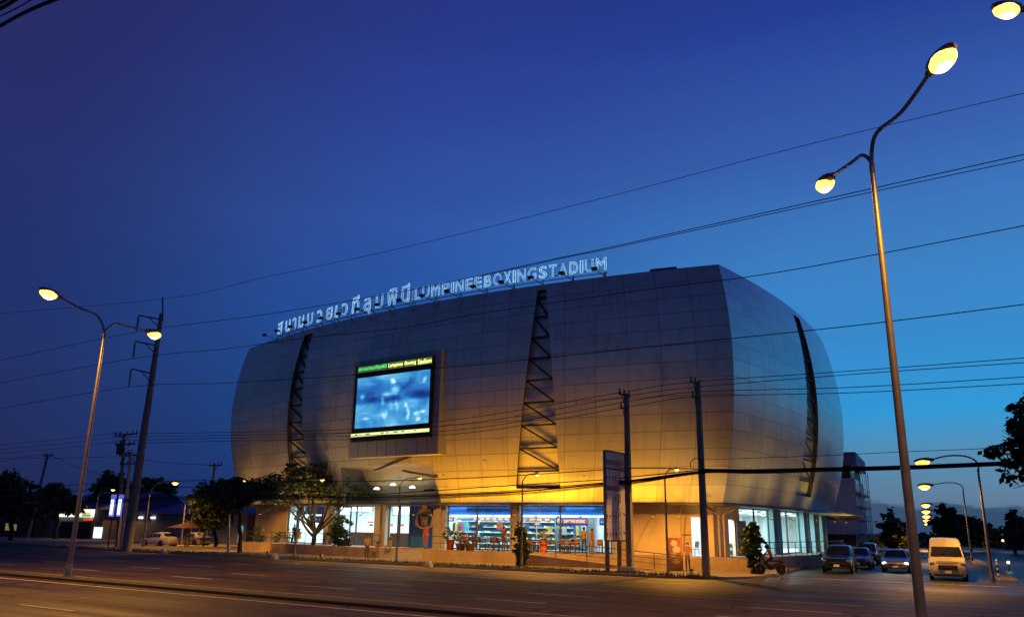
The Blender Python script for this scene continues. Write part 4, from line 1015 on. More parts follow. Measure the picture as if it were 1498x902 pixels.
def clothes_rack(label, px0, px1, o, cols, seed):
    s0, s1 = on_face(px0, 775, 0, o)[0], on_face(px1, 775, 0, o)[0]; r = random.Random(seed)
    t = thing('clothes_rack', label, 'clothes rack', fpt(0, (s0 + s1) / 2, o, ZF), 0)
    mb = MB(); a, b = fpt(0, s0, o, ZF), fpt(0, s1, o, ZF)
    mb.tube([a, a + UPV * 2.0], .025, 6); mb.tube([b, b + UPV * 2.0], .025, 6); mb.tube([a + UPV * 2.0, b + UPV * 2.0], .025, 6); mb.tube([a + UPV * 1.05, b + UPV * 1.05], .02, 6); mb.build('rail', M['steel'], t, world=True)
    W = (b - a).length; n = int(W / .2); d = fdir(0, (s0 + s1) / 2); nn = fnrm(0, (s0 + s1) / 2)
    for row_ in (2.0, 1.05):
        for k in range(n):
            p = a.lerp(b, (k + .5) / n) + UPV * (row_ - .06); h = r.uniform(.55, .8); w_ = r.uniform(.07, .12); m2 = MB()
            m2.poly([(-w_ * .4, 0), (w_ * .4, 0), (w_, -.1), (w_ * .95, -h), (-w_ * .95, -h), (-w_, -.1)], p + nn * .2, d, UPV, .4); m2.build('garment', r.choice(cols), t, world=True)
clothes_rack('two-tier rack of coloured boxing clothes in the left half of the first shoe shop', 664, 684, -3.8, goods, 3)
clothes_rack('two-tier rack of coloured clothes under the purple boxing shop sign', 840, 856, -3.9, goods, 5)
for k, (a_, b_, y0, y1, mm) in enumerate(((698, 706, 766, 776, 2), (727, 735, 764, 774, 3), (767, 774, 766, 776, 5), (800, 808, 769, 779, 4), (822, 829, 771, 782, 0))):
    board('poster', ['dark poster hung before the shelves at the first mullion', 'red poster hung before the shelves near the second pier', 'navy poster hung in the second shop beside the pier', 'yellow poster hung in the second shop near the mullion', 'white poster hung below the left end of the purple shop sign'][k], 'poster', a_, b_, y0, y1, -3.3, goods[mm], .02)
shelf('tall shelf of shoes behind the glass of the first shoe shop, by the potted plants', 664, 694)
shelf('tall shelf of shoes filling the right half of the first shoe shop', 698, 746)
shelf('tall shelf of shoes in the second shop behind the columnar bush', 763, 783)
shelf('tall shelf of shoes left of the purple boxing shop sign', 785, 811)
shelf('low lit shelf of goods under the purple boxing shop sign', 818, 858, -6)

# lights inside
def bay_light(s, i, o, P, sz=(5.5, 4), col=(.72, .93, 1.0)):
    p = fpt(i, s, o, ZC - .12); d = fdir(i, s)
    light('AREA', 'bay_lamp', p, P, col, (0, 0, math.atan2(d.y, d.x)), shape='RECTANGLE', size=sz[0], size_y=sz[1])
for s in (.09, .2, .29): bay_light(s, 0, -4, 650)
bay_light(.385, 0, -3.6, 700); bay_light(.485, 0, -3.6, 600); bay_light(sx(700), 0, -3.6, 420, (6, 3)); bay_light(sx(828), 0, -3.6, 420, (6, 3))
bay_light(sx(1018), 0, -2.2, 420, (3, 1.6)); bay_light(.035, 1, -2.2, 260, (2, 1.6))
for s in (.14, .28, .44, .62, .8): bay_light(s, 1, -4.4, 800, (6, 4))
# fluorescent battens in the restaurant
for s in (.12, .2, .3, .42, .56):
    for o in (-2.6, -5):
        c = fpt(1, s, o, ZC - .10); n = fnrm(1, s)
        mb = MB(); mb.beam(c - n * .6, c + n * .6, .1, .05); ob = mb.build('batten_lamp', M['cool_lamp'], stadium, world=True)
# ================================================================== STREET LAMPS
SOD = (1.0, .42, .04); SODK = 2.0
M['lampmetal'] = mat('lamp_post_steel', (.23, .22, .21), .45, .7, .2, 3)
def smooth_path(P, n=8):
    P = [Vector(p) for p in P]; out = []
    for i in range(len(P) - 1):
        p0, p1, p2, p3 = P[max(0, i - 1)], P[i], P[i + 1], P[min(len(P) - 1, i + 2)]
        for k in range(n):
            t = k / n
            out.append(.5 * ((2 * p1) + (p2 - p0) * t + (2 * p0 - 5 * p1 + 4 * p2 - p3) * t * t + (3 * p1 - p0 - 3 * p2 + p3) * t ** 3))
    out.append(P[-1]); return out
def lamp(label, base, arms, h, size=1.0, lens='sodium', r=(.13, .06), group=None, energy=0.0, col=SOD, radius=.25, lit=True, name='street_lamp', pole_lean=Vector((0, 0, 0))):
    """arms: list of (path to the head, tip point)"""
    t = thing(name, label, 'street lamp', base, 0, group)
    top = Vector(base) + UPV * h + pole_lean
    mb = MB(); n = 8
    mb.tube([Vector(base).lerp(top, k / n) for k in range(n + 1)], [r[0] + (r[1] - r[0]) * k / n for k in range(n + 1)], 10)
    mb.lathe([(r[0] * 2.0, 0), (r[0] * 2.0, .03), (r[0] * 1.2, .04), (r[0] * 1.12, .5), (r[0], .53)], base, 12); mb.build('pole', M['lampmetal'], t, world=True, smooth=True)
    for path in arms:
        pts = smooth_path([top - UPV * .3] + path); mb = MB(); mb.tube(pts, [r[1] * .95 - r[1] * .25 * k / len(pts) for k in range(len(pts))], 8); mb.build('arm', M['lampmetal'], t, world=True, smooth=True)
        tip = pts[-1]; d = (pts[-1] - pts[-4]); d.z *= .4; d.normalize()
        x = d; y = UPV.cross(d).normalized(); z = x.cross(y)
        def place(mb_): mb_.v = [tuple(tip + x * v[0] + y * v[1] + z * v[2]) for v in mb_.v]
        S = size; mb = MB(); mb.ball((.36 * S, 0, .03 * S), .4 * S, 14, 8, sc=(1.1, .5, .30)); mb.lathe([(.07 * S, -.12 * S), (.10 * S, .12 * S)], (0, 0, 0), 8, axis='X'); place(mb)
        hd = mb.build('lamp_head', M['lampmetal'], t, world=True, smooth=True)
        mb = MB(); mb.ball((.40 * S, 0, -.06 * S), .34 * S, 14, 8, sc=(1.0, .62, .56)); place(mb)
        mb.build('lens', M[lens] if lit else M['white_paint'], hd, world=True, smooth=True)
        mb = MB(); mb.ball((.40 * S, 0, -.13 * S), .24 * S, 14, 10, sc=(1.0, .62, .62)); place(mb); mb.build('bulb', M['bulb'], hd, world=True, smooth=True)
        if energy:
            p = tip + x * .4 * S - UPV * (.34 * S + .1)
            light('SPOT', 'sodium_lamp', p, energy * SODK, col, (0, 0, 0), shadow_soft_size=radius * .6, spot_size=R_(152), spot_blend=.55)
    return t
# tall twin-arm lamps on the median
j = at_lane(1275, 240, 21); b = Vector((j.x, j.y, .1))
h1 = at_lane(1362, 104, 18.6); h2 = at_lane(1216, 258, 23.0)
lamp('tall twin-arm street lamp on the median in front of the side street, nearest lamp', b, [[j + UPV * .05, j.lerp(h1, .12) + UPV * .55, j.lerp(h1, .55) + UPV * .12, h1], [j + UPV * .05, j.lerp(h2, .18) + UPV * .32, j.lerp(h2, .45) + UPV * .22, h2]], j.z - .1, 1.15, energy=1500, r=(.125, .062))
j = at_lane(153, 487, 21); b = Vector((j.x, j.y, .1)); h1 = at_lane(86, 433, 18.5); h2 = at_lane(216, 484, 23.6)
lamp('tall twin-arm street lamp on the median before the tall transmission pole', b, [[j + UPV * .05, j.lerp(h1, .2) + UPV * .5, j.lerp(h1, .6) + UPV * .2, h1], [j + UPV * .05, j.lerp(h2, .2) + UPV * .45, j.lerp(h2, .5) + UPV * .3, h2]], j.z - .1, 1.2, energy=2600, r=(.115, .06))
hh = at_depth(1492, 14, 15); b = Vector((hh.x + 3.0, hh.y + .6, .1))
lamp('street lamp whose glowing head alone reaches into the top corner of the sky', b, [[Vector((b.x, b.y, hh.z - .6)), Vector((b.x - .6, b.y - .1, hh.z + .3)), hh]], hh.z - 1.2, .9, energy=1500, r=(.12, .06))
# small lamps along the stadium forecourt
def court_lamp(px, base_y, hx, hy, label, E, o=5.2):
    s, _ = on_face(px, base_y, 0, o); b = fpt(0, s, o, .1)
    n = fnrm(0, s); hd = ray(hx, hy); hd = CAM + hd * (((b - n * 2.0) - CAM).dot(n) / hd.dot(n))
    top = b + UPV * (hd.z - .75 - .1)
    lamp(label, b, [[top + UPV * .1, top.lerp(hd, .35) + UPV * .30, hd]], top.z - b.z, .62, 'sodium', (.075, .045), 'small lamps on the stadium forecourt', E, radius=.12)
court_lamp(431, 808, 468, 701, 'small forecourt lamp whose head glows inside the crown of the street tree', 350)
court_lamp(580, 815, 611, 698, 'small forecourt lamp in front of the steps below the video screen', 2000)
court_lamp(763, 827, 784, 692, 'small forecourt lamp beside the columnar bush by the shoe shops', 2200)
court_lamp(977, 831, 988, 685, 'small forecourt lamp between the road sign and the lit doorway', 2300)
# lamps of the streets on the left
def far_lamp(label, bx, by, tx, ty, hx, hy, Y, E=0, size=1.0, lens='sodium_far', **k):
    b = at_depth(bx, by, Y); b.z = 0; top = at_depth(tx, ty, Y); hd = at_depth(hx, hy, Y)
    return lamp(label, b, [[top.lerp(hd, .25) + UPV * .35, top.lerp(hd, .6) + UPV * .35, hd]], top.z, size, lens, (.11, .06), None, E, radius=.2, pole_lean=Vector((top.x - b.x, 0, 0)), **k)
far_lamp('glowing amber street lamp beside the small lit shelter', 267.5, 772, 271, 733, 286, 724, 92, 1600, 1.1)
far_lamp('street lamp with long arm over the parked white car', 211.5, 782, 219.5, 717, 251, 705, 84, 700, .95)
far_lamp('small dim street lamp beside the two lit vertical banners', 136.6, 770, 144, 722, 162, 715, 110, 300, .8)
far_lamp('street lamp glowing at the edge of the dark tree beside the stadium wall', 335, 795, 337, 707, 355, 701, 73, 2000, .7)
# lamps along the side street, heads in one line
for k, (s, z, E) in enumerate(((52, 6.55, 1400), (90, 7.1, 1500), (154, 7.3, 6000), (196, 7.3, 900), (247, 7.3, 0), (318, 7.3, 0), (430, 7.3, 0))):
    b = SP(s, 3.2 if k else 2.7, .05); hd = SP(s, .55 if k else .46, z)
    lamp(['nearest of the single-arm lamps down the side street, beside the van', 'second single-arm lamp down the side street', 'third single-arm lamp down the side street, before the dark tree', 'fourth single-arm lamp down the side street', 'fifth single-arm lamp down the side street', 'sixth single-arm lamp far down the side street', 'farthest glowing lamp at the end of the side street'][k],
         b, [[b + UPV * (z - .25), b + UPV * (z + .1) - SR * .5, b + UPV * (z + .15) - SR * 1.4, hd]], z - .6, 1.15 + .42 * k, 'sodium_far', (.10, .055), 'lamps in a line along the side street', E, radius=.2)
# weak lights among the trees on the far right and left
for k, (px, py, Y, c, l) in enumerate(((1489, 767, 150, (.4, .95, 1), 'small cold white lamp among the dark trees by the right edge'), (1475, 822, 62, (.8, 1, .45), 'small greenish garden lamp low beside the side street verge'), (1467, 790, 130, (1, .5, .15), 'tiny amber lamp in the dark trees beyond the verge'), (205, 737, 140, (.5, .95, 1), 'small cold white lamp under the dark trees left of the stadium'))):
    p = at_depth(px, py, Y); t = thing('garden_lamp', l, 'lamp', (p.x, p.y, 0)); mb = MB(); mb.tube([(p.x, p.y, 0), p], .04, 6); mb.build('post', M['steel_dark'], t, world=True)
    mb = MB(); mb.ball(p, .16 if Y > 100 else .1, 10, 6); mb.build('lamp_globe', emit('lamp_globe_%d' % k, c, 14), t, world=True)

# ================================================================== POLES AND WIRES
def insulator(mb, p, h=.32, r=.07):
    mb.lathe([(r * .4, 0), (r, h * .2), (r * .45, h * .35), (r, h * .5), (r * .45, h * .65), (r * .9, h * .8), (r * .4, h)], p, 8)
def power_pole(label, base, top, arms, w=(.34, .2), group='concrete distribution poles', axis=RN, m='concrete', name='power_pole'):
    """arms: list of (height below top, half length, offsets of insulators)"""
    t = thing(name, label, 'power pole', base, 0, group)
    base, top = Vector(base), Vector(top)
    mb = MB(); n = 6
    ax = axis.normalized(); ay = UPV.cross(ax)
    ring = []
    for k in range(n + 1):
        c = base.lerp(top, k / n); ww = (w[0] + (w[1] - w[0]) * k / n) / 2
        ring.append([c + ax * ww * a + ay * ww * b_ for a, b_ in ((-1, -1), (1, -1), (1, 1), (-1, 1))])
    vs = [v for r in ring for v in r]; fs = []
    for k in range(n):
        for q in range(4): fs.append((k * 4 + q, k * 4 + (q + 1) % 4, k * 4 + 4 + (q + 1) % 4, k * 4 + 4 + q))
    fs += [(3, 2, 1, 0), tuple(n * 4 + q for q in range(4))]
    mb.add(vs, fs); mb.build('pole', M[m], t, world=True, bevel=.02)
    dn = (base - top).normalized()
    for (dz, hl, offs) in arms:
        c = top + dn * dz
        mb = MB(); mb.beam(c - ax * hl + ay * .13, c + ax * hl + ay * .13, .11, .12); mb.beam(c - ax * hl * .6 + ay * .13, c + dn * .6 + ay * .13, .04); mb.beam(c + ax * hl * .6 + ay * .13, c + dn * .6 + ay * .13, .04)
        ca_ = mb.build('crossarm', M['steel_dark'], t, world=True)
        for o in offs:
            mb = MB(); insulator(mb, c + ax * o + ay * .13 + UPV * .05); mb.build('insulator', M['insul'], ca_, world=True, smooth=True)
    return t
def ground_under(px, py, N_): p = at_lane(px, py, N_); return Vector((p.x, p.y, .1))
NP = 45.4
b1 = ground_under(922, 832, NP); t1 = at_lane(918, 575, NP); b2 = ground_under(1033, 834, NP); t2 = at_lane(1020, 558, NP)
t1 = Vector((b1.x, b1.y, t1.z)); t2 = Vector((b2.x, b2.y, t2.z))
power_pole('concrete power pole standing right behind the tall road sign', b1, t1, [(.12, .75, (-.7, -.05, .7)), (.95, .55, (-.5, .5))], (.36, .26), group=None)
power_pole('concrete power pole in front of the lit doorway near the stadium corner', b2, t2, [(.12, .75, (-.7, -.05, .7)), (.95, .55, (-.5, .5))], (.36, .26), group=None)
mb = MB(); mb.box(b1 + UPV * .14, (.95, .95, .3), ANG_RU); tag(mb.build('pole_footing', M['concrete_light'], bevel=.04), 'pale concrete block at the foot of the pole behind the road sign', 'pole footing')
# tall transmission pole with three insulator strings
NH = 41.6
bh = ground_under(189, 775, NH); bh.z = .1; th_ = at_lane(233, 458, NH); th_ = Vector((bh.x + .3, bh.y, th_.z))
t = thing('transmission_pole', 'very tall tapered concrete transmission pole with three hanging insulator strings', 'power pole', bh)
mb = MB(); mb.tube([bh.lerp(th_, k / 8) for k in range(9)], [.42 - .24 * k / 8 for k in range(9)], 10); mb.build('pole', M['concrete'], t, world=True, smooth=True)
mb = MB(); tipw = at_lane(238, 436, NH); mb.tube([th_ + UPV * -.8 + Vector((.2, 0, 0)), tipw], .06, 6); mb.ball(tipw, .1, 6, 4); mb.build('earth_peak', M['steel_dark'], t, world=True)
HVATT = []
for (ax_, ay_, bx_, by_, px_, py_) in ((203, 461, 202, 484, 230, 467), (198, 499, 199, 523, 226, 505), (192, 539, 192, 565, 221, 546)):
    tip = at_lane(ax_, ay_, NH); low = at_lane(bx_, by_, NH); z_ = at_lane(px_, py_, NH).z; k = (z_ - bh.z) / (th_.z - bh.z); onp = bh.lerp(th_, k)
    mb = MB(); mb.tube([onp, tip], .07, 6); mb.tube([onp - UPV * .8, onp.lerp(tip, .55)], .04, 6); a_ = mb.build('arm', M['steel_dark'], t, world=True)
    mb = MB(); L_ = tip.z - low.z
    for q in range(9): mb.lathe([(.03, 0), (.13, .02), (.11, .07), (.03, .09)], Vector((tip.x, tip.y, low.z + .12 + (L_ - .2) * q / 9)), 8)
    mb.tube([Vector((tip.x, tip.y, low.z)), tip], .03, 6); mb.build('insulator_string', M['insul'], a_, world=True)
    HVATT.append(Vector((tip.x, tip.y, low.z)))
# crowded twin poles, far left pole, painted pole by the dark tree, thin poles
NPL = 47.5
def lane_pole(label, bx, by, tx, ty, N_, arms, **k):
    b = ground_under(bx, by, N_); t_ = at_lane(tx, ty, N_); return power_pole(label, b, t_, arms, **k), b, t_
lane_pole('crowded power pole with two long insulator crossarms left of the transmission pole', 176, 772, 182, 634, NPL, [(.1, 1.9, (-1.8, -1.0, .3, 1.2, 1.8)), (1.1, 1.6, (-1.5, -.7, .7, 1.5)), (2.0, 1.3, (-1.2, .6, 1.2))], axis=RU, group=None)
lane_pole('pale painted pole carrying a transformer beam beside the two lit banners', 182, 772, 191, 664, NPL - .9, [(.1, 1.1, (-1, -.4, .4, 1)), (.9, 1.8, (-1.7, -1.2, -.6, .5))], axis=RU, m='concrete_light', group=None)
tr = thing('transformer', 'dark pole transformer hanging among the crowded crossarms', 'transformer', at_lane(187, 655, NPL - 1.5))
c_ = at_lane(176, 656, NPL - 1.5); mb = MB(); mb.lathe([(.1, -.55), (.34, -.5), (.36, .4), (.3, .5), (.08, .52)], c_, 12); tk_ = mb.build('tank', M['steel_dark'], tr, world=True, smooth=True)
mb = MB()
for q in (-.15, .15): insulator(mb, c_ + RU * q + UPV * .48, .4)
mb.build('bushing', M['insul'], tr, world=True)
mb = MB(); mb.beam(c_ - UPV * .62, at_lane(182, 660, NPL - .9), .1, .12); mb.build('hanger', M['steel_dark'], tr, world=True)
lane_pole('leaning power pole with one crossarm by the trees at the far left', 44, 765, 70, 664, 62, [(.15, 1.3, (-1.2, -.4, .4, 1.2))], axis=RU, group=None, w=(.36, .24))
lane_pole('power pole with yellow bands beside the dark tree left of the stadium', 300, 787, 314, 678, 60, [(.15, 1.1, (-1, -.3, .4, 1))], axis=RU, m='concrete_light', group=None)
lane_pole('slim dark pole standing between the painted pole and the lamp arms', 279, 785, 283, 726, 60, [], axis=RU, group=None, w=(.16, .1), m='steel_dark')

def wire(label, pts, N_, rad=.022, off=0.0, cat='power line', n=10, m='cable', group=None):
    P = smooth_path([at_lane(x, y, N_) for x, y in pts], n)
    for end, prv in ((0, 3), (-1, -4)):                     # the spans carry on past what the photo shows
        if not (-10 < pts[end][0] < 1510):
            v = P[end] - P[prv]; v.z = max(-.06, min(.06, v.z / v.length)) * v.length; e = P[end] + v.normalized() * 55
            P = [e] + P if end == 0 else P + [e]
    mb = MB(); mb.tube(P, rad, 5); return tag(mb.build('power_line', M[m], smooth=True), label, cat, group)
NW = NH
wire('thin topmost earth wire rising from the tip of the transmission pole', [(-60, 463), (238, 437), (380, 407), (595, 361), (900, 285), (1180, 212), (1530, 129)], NW, .018)
wire('paired upper conductor crossing over the rooftop sign, upper strand', [(-60, 541), (0, 527), (202, 485), (380, 461), (600, 424), (810, 379), (900, 360), (1275, 276), (1530, 219)], NW, .026)
wire('paired upper conductor leaving the rooftop sign, lower strand', [(700, 405), (830, 376), (900, 362), (1275, 281), (1530, 227)], NW - .15, .022)
wire('middle conductor sagging across the dark upper facade', [(-60, 571), (0, 560), (199, 523.5), (330, 510), (448, 494), (584, 480), (700, 459), (919, 427), (1145, 397), (1530, 324)], NW, .026)
wire('lowest high conductor crossing the facade above the zigzag slot', [(-60, 607), (0, 597), (192, 565.5), (330, 560), (522, 548), (700, 533), (960, 506), (1250, 476), (1530, 441)], NW, .026)
for k, (yl, y1, y2, yr) in enumerate(((609, 572, 558, 521), (617, 579, 566, 528), (625, 587, 573, 549), (631, 595, 580, 559))):
    wire(['first', 'second', 'third', 'fourth'][k] + ' wire from the top on the concrete distribution poles', [(165, 634 + 5 * k), (330, 632 + 4.2 * k), (520, 627 + 5 * k), (700, yl), (918, y1), (1020, y2), (1250, yr + 21 - 2 * k), (1530, yr)], NP, .022)
for k, (ya, yb, yc) in enumerate(((655, 648, 632), (662, 655, 638), (668, 661, 645), (679, 668, 667))):
    wire(['uppermost', 'second', 'third', 'lowest'][k] + ' wire running off left from the crowded twin poles', [(-60, ya), (0, yb + 2), (90, (yb + yc) / 2 + 2), (178, yc)], NPL, .02)
wire('wire drooping from the leaning far left pole toward the twin poles', [(-60, 678), (0, 674), (66, 665), (110, 682), (182, 703)], 58, .03)
wire('wire from the twin poles to the banded pole by the dark tree', [(190, 668), (240, 676), (314, 680)], 55, .025)
# thick telephone cables strung low along the poles
wire('upper telephone cable along the forecourt', [(-60, 722), (140, 707), (340, 702), (520, 703.5), (700, 698), (833, 690), (924, 684.5), (1026, 685.5), (1150, 688)], NP - .1, .03, cat='telephone cable')
wire('middle telephone cable with a splice box near the entrance notch', [(-60, 731), (140, 716), (340, 712), (520, 722), (620, 718), (700, 712.6), (884, 701), (924, 697), (1026, 687)], NP - .16, .032, cat='telephone cable')
for k in range(4):
    dy = (0, 2.2, -2, 3.6)[k]
    wire(['thickest strand of the drooping telephone bundle', 'second strand of the drooping telephone bundle', 'upper strand of the drooping telephone bundle', 'loose lowest strand of the drooping telephone bundle'][k],
         [(-60, 745 + dy), (140, 733 + dy), (330, 726 + dy), (540, 727 + dy * 1.2), (700, 722 + dy), (780, 717 + dy * 1.2), (887, 707 + dy), (930, 703 + dy), (1026, 690 + dy * .5), (1100, 689.5 + dy * .4)], NP - .2 - .03 * k, (.055, .03, .028, .022)[k], cat='telephone cable')
for k, dy in enumerate((0, -2.5, 2.6)):
    wire(['thick black telephone bundle running right past the stadium corner', 'thinner cable lying on top of the right telephone bundle', 'thinner cable hanging under the right telephone bundle'][k], [(1026, 687.5 + dy * .6), (1100, 689 + dy), (1200, 686.5 + dy), (1319, 683.5 + dy), (1469, 677.5 + dy), (1540, 674 + dy)], NP - .2 - .04 * k, (.085, .03, .03)[k], cat='telephone cable')
wire('thin guy cable crossing the right building above the bundle', [(1026, 672), (1200, 666), (1330, 660), (1540, 652)], NP, .016)
sb_ = at_lane(628, 716.5, NP - .16); mb = MB(); mb.tube([sb_ - RU * .45, sb_ + RU * .45], [.06, .08], 8); tag(mb.build('splice_box', M['cable']), 'black tubular splice box on the middle telephone cable', 'splice box')
mb = MB(); cpt = at_lane(1019, 680, NP - .2); mb.tube([cpt + RU * (math.cos(a) * .38) + UPV * (math.sin(a) * .38) for a in [k * math.pi / 8 - .6 for k in range(12)]], .025, 6); tag(mb.build('cable_loop', M['cable']), 'spare cable loop tied to the pole by the lit doorway', 'cable')
# cables close overhead in the top corner
for k, (pts, r_) in enumerate((([(-40, 62), (0, 38), (45, 14), (100, -8)], .055), ([(-40, 40), (0, 24), (30, 9), (60, -9)], .02), ([(-40, 30), (0, 13), (22, 0), (45, -14)], .06), ([(-40, 22), (0, 5), (20, -8)], .05))):
    wire(['thick lowest cable of the bunch cutting the top corner', 'thinnest cable of the bunch cutting the top corner', 'second thick cable of the bunch cutting the top corner', 'outermost cable of the bunch cutting the top corner'][k], pts, 9, r_, cat='telephone cable')

# ================================================================== ROAD SIGN
cS = at_lane(900, 725, 44.6); uS = cS.dot(RU)
def on_sign(px, py): r = ray(px, py); return CAM + r * ((uS - CAM.dot(RU)) / r.dot(RU))
TL_, TR_, BR_, BL_ = on_sign(885, 657), on_sign(915, 665), on_sign(915, 792), on_sign(885.5, 789)
n0, n1 = (TL_.dot(RN) + BL_.dot(RN)) / 2, (TR_.dot(RN) + BR_.dot(RN)) / 2; z1, z0 = (TL_.z + TR_.z) / 2, (BL_.z + BR_.z) / 2
W_, H_ = n1 - n0, z1 - z0
print('sign', W_, H_)
def sg(a, b, d=0.0): return RU * (uS + d) + RN * (n0 + W_ * a) + UPV * (z0 + H_ * b)
t = thing('road_sign', 'tall white traffic map sign with rows of black arrows on two posts', 'road sign', Vector((sg(.5, 0).x, sg(.5, 0).y, .1)))
M['sign_white'] = mat('sign_sheet', (.8, .78, .70), .5, 0, .08, 2, dirt=.15); M['sign_black'] = mat('sign_black', (.015, .015, .015), .5); M['sign_grey'] = mat('sign_grey', (.22, .21, .19), .6); M['sign_red'] = mat('sign_red', (.35, .13, .1), .6)
mb = MB()
A = [sg(0, 0), sg(1, 0), sg(1, 1), sg(0, 1)]; B = [p - RU * .12 for p in A]
mb.add(A + B, [(0, 1, 2, 3), (7, 6, 5, 4), (0, 4, 5, 1), (1, 5, 6, 2), (2, 6, 7, 3), (3, 7, 4, 0)]); bd = mb.build('panel', M['sign_white'], t, world=True)
mb = MB()
for a, b_, c, d in ((0, 0, 1, 0), (0, 1, 1, 1), (0, 0, 0, 1), (1, 0, 1, .3), (1, .42, 1, .80), (1, .80, 1, 1), (0, .80, 1, .80)):
    mb.beam(sg(a, b_, .02), sg(c, d, .02), .09 if a != c else .14, .05, up=RU)
mb.build('border', M['sign_black'], t, world=True)
text('แยกลาดปลาเค้า', t, M['sign_black'], sg(.5, .845, .008), RN, UPV, width=W_ * .86, height=H_ * .085, ext=.004)
mb = MB()
def q4(a0, a1, b0, b1, m, d=.006): mb.quad(sg(a0, b0, d), sg(a1, b0, d), sg(a1, b1, d), sg(a0, b1, d), m)
for ri, rb in enumerate((.70, .465, .265, .07)):
    for ci, ca2 in enumerate((.08, .22, .36, .50)):
        x0 = ca2; mb.add([sg(x0 - .015, rb - .03, .006), sg(x0 + .015, rb - .03, .006), sg(x0 + .015, rb, .006), sg(x0 + .045, rb, .006), sg(x0, rb + .03, .006), sg(x0 - .045, rb, .006), sg(x0 - .015, rb, .006)], [(0, 1, 2, 3, 4, 5, 6)], 0)
        for dy in (.05, -.055): 
            if rb + dy > .03: q4(x0 - .012, x0 + .012, rb + dy - .012, rb + dy + .012, 2)
q4(.05, .70, .555, .61, 1); q4(.72, .745, .64, .79, 0); q4(.74, .76, .02, .33, 0); q4(.62, .75, .42, .53, 0); q4(.66, .69, .39, .43, 0); q4(.43, .445, .05, .5, 1)
for a, b_ in ((.66, .34), (.70, .30), (.67, .27), (.66, .13), (.72, .10), (.68, .07), (.86, .29), (.92, .28), (.86, .08), (.92, .07), (.80, .62), (.86, .60), (.93, .60), (.77, .67), (.79, .65)): q4(a, a + .045, b_, b_ + .022, 0)
for k in range(9): q4(.08 + .07 * k, .085 + .07 * k, .555, .61, 0, .009)
mb.build('lane_diagram', [M['sign_black'], M['sign_grey'], M['sign_red']], t, world=True)
for a in (.2, .78):
    mb = MB(); p = sg(a, 0, -.2); mb.beam(Vector((p.x, p.y, .05)), Vector((p.x, p.y, z0 + H_ * .9)), .26, .26); mb.build('post', M['concrete'], t, world=True, bevel=.02)
# ================================================================== TREES AND SHRUBS
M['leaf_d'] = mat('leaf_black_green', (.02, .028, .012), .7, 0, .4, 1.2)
def crown_mesh(mb, clumps, n, size, seed, mats=2, hole=.0, droop=.3):
    r = random.Random(seed); tot = sum(c[1][0] * c[1][1] * c[1][2] for c in clumps)
    for c, rad in clumps:
        c = Vector(c); k = max(20, int(n * rad[0] * rad[1] * rad[2] / tot))
        subs = [Vector((r.gauss(0, .48), r.gauss(0, .48), r.gauss(0, .48))) for _ in range(max(6, k // 26))]
        for _ in range(k):
            s = r.choice(subs)
            p = s + Vector((r.gauss(0, .15), r.gauss(0, .15), r.gauss(0, .13)))
            if p.length > 1.2: p *= 1.2 / p.length * r.uniform(.75, 1)
            p = c + Vector((p.x * rad[0], p.y * rad[1], p.z * rad[2]))
            a, b = r.uniform(0, 6.283), r.uniform(-.9, .5) - droop
            d = Vector((math.cos(a) * math.cos(b), math.sin(a) * math.cos(b), math.sin(b)))
            e = d.cross(Vector((r.gauss(0, 1), r.gauss(0, 1), r.gauss(0, 1)))).normalized()
            L_ = size * r.uniform(.7, 1.5); w_ = L_ * r.uniform(.22, .36)
            mb.add([p, p + d * L_ * .45 + e * w_, p + d * L_, p + d * L_ * .45 - e * w_], [(0, 1, 2, 3)], r.randrange(mats))
def limb(mb, a, b, r0, r1, seed, wob=.12):
    r = random.Random(seed); a, b = Vector(a), Vector(b); L_ = (b - a).length; pts = []
    for k in range(6):
        t = k / 5; pts.append(a.lerp(b, t) + Vector((r.gauss(0, 1), r.gauss(0, 1), r.gauss(0, .5))) * wob * L_ * .3 * math.sin(math.pi * t))
    mb.tube(smooth_path(pts, 3), [r0 + (r1 - r0) * k / 15 for k in range(16)], 7)
def tree(name, label, base, trunk, clumps, n, size, seed, cat='tree', mats=('leaf_a', 'leaf_b'), r0=.22, group=None, twig=True):
    """trunk: fork point; limbs run from the fork to every clump"""
    t = thing(name, label, cat, base, 0, group); mb = MB(); fork = Vector(trunk)
    limb(mb, base, fork, r0, r0 * .72, seed)
    rr = random.Random(seed + 1)
    for k, (c, rad) in enumerate(clumps):
        c = Vector(c); s = fork if k < 4 or rr.random() < .5 else Vector(base).lerp(fork, rr.uniform(.75, 1))
        limb(mb, s, c, r0 * .5, r0 * .12, seed + 7 * k)
        if twig:
            for q in range(4):
                d = Vector((rr.gauss(0, .6) * rad[0], rr.gauss(0, .6) * rad[1], rr.gauss(0, .5) * rad[2])); limb(mb, s.lerp(c, rr.uniform(.5, .95)), c + d, r0 * .16, r0 * .04, seed + 31 * k + q)
    mb.build('trunk', M['bark'], t, world=True, smooth=True)
    mb = MB(); crown_mesh(mb, clumps, n, size, seed + 3, len(mats)); mb.build('crown', [M[q] for q in mats], t, world=True, fix=False)
    return t
def px_clumps(lst, Y, spread=1.0, seed=1):
    r = random.Random(seed); out = []
    for (x, y, rx, ry) in lst:
        k = Y / 1180; c = at_depth(x, y, Y + r.uniform(-1.2, 1.2) * spread); out.append((c, (rx * k, (rx * .5 + ry * .5) * k * 1.1, ry * k)))
    return out
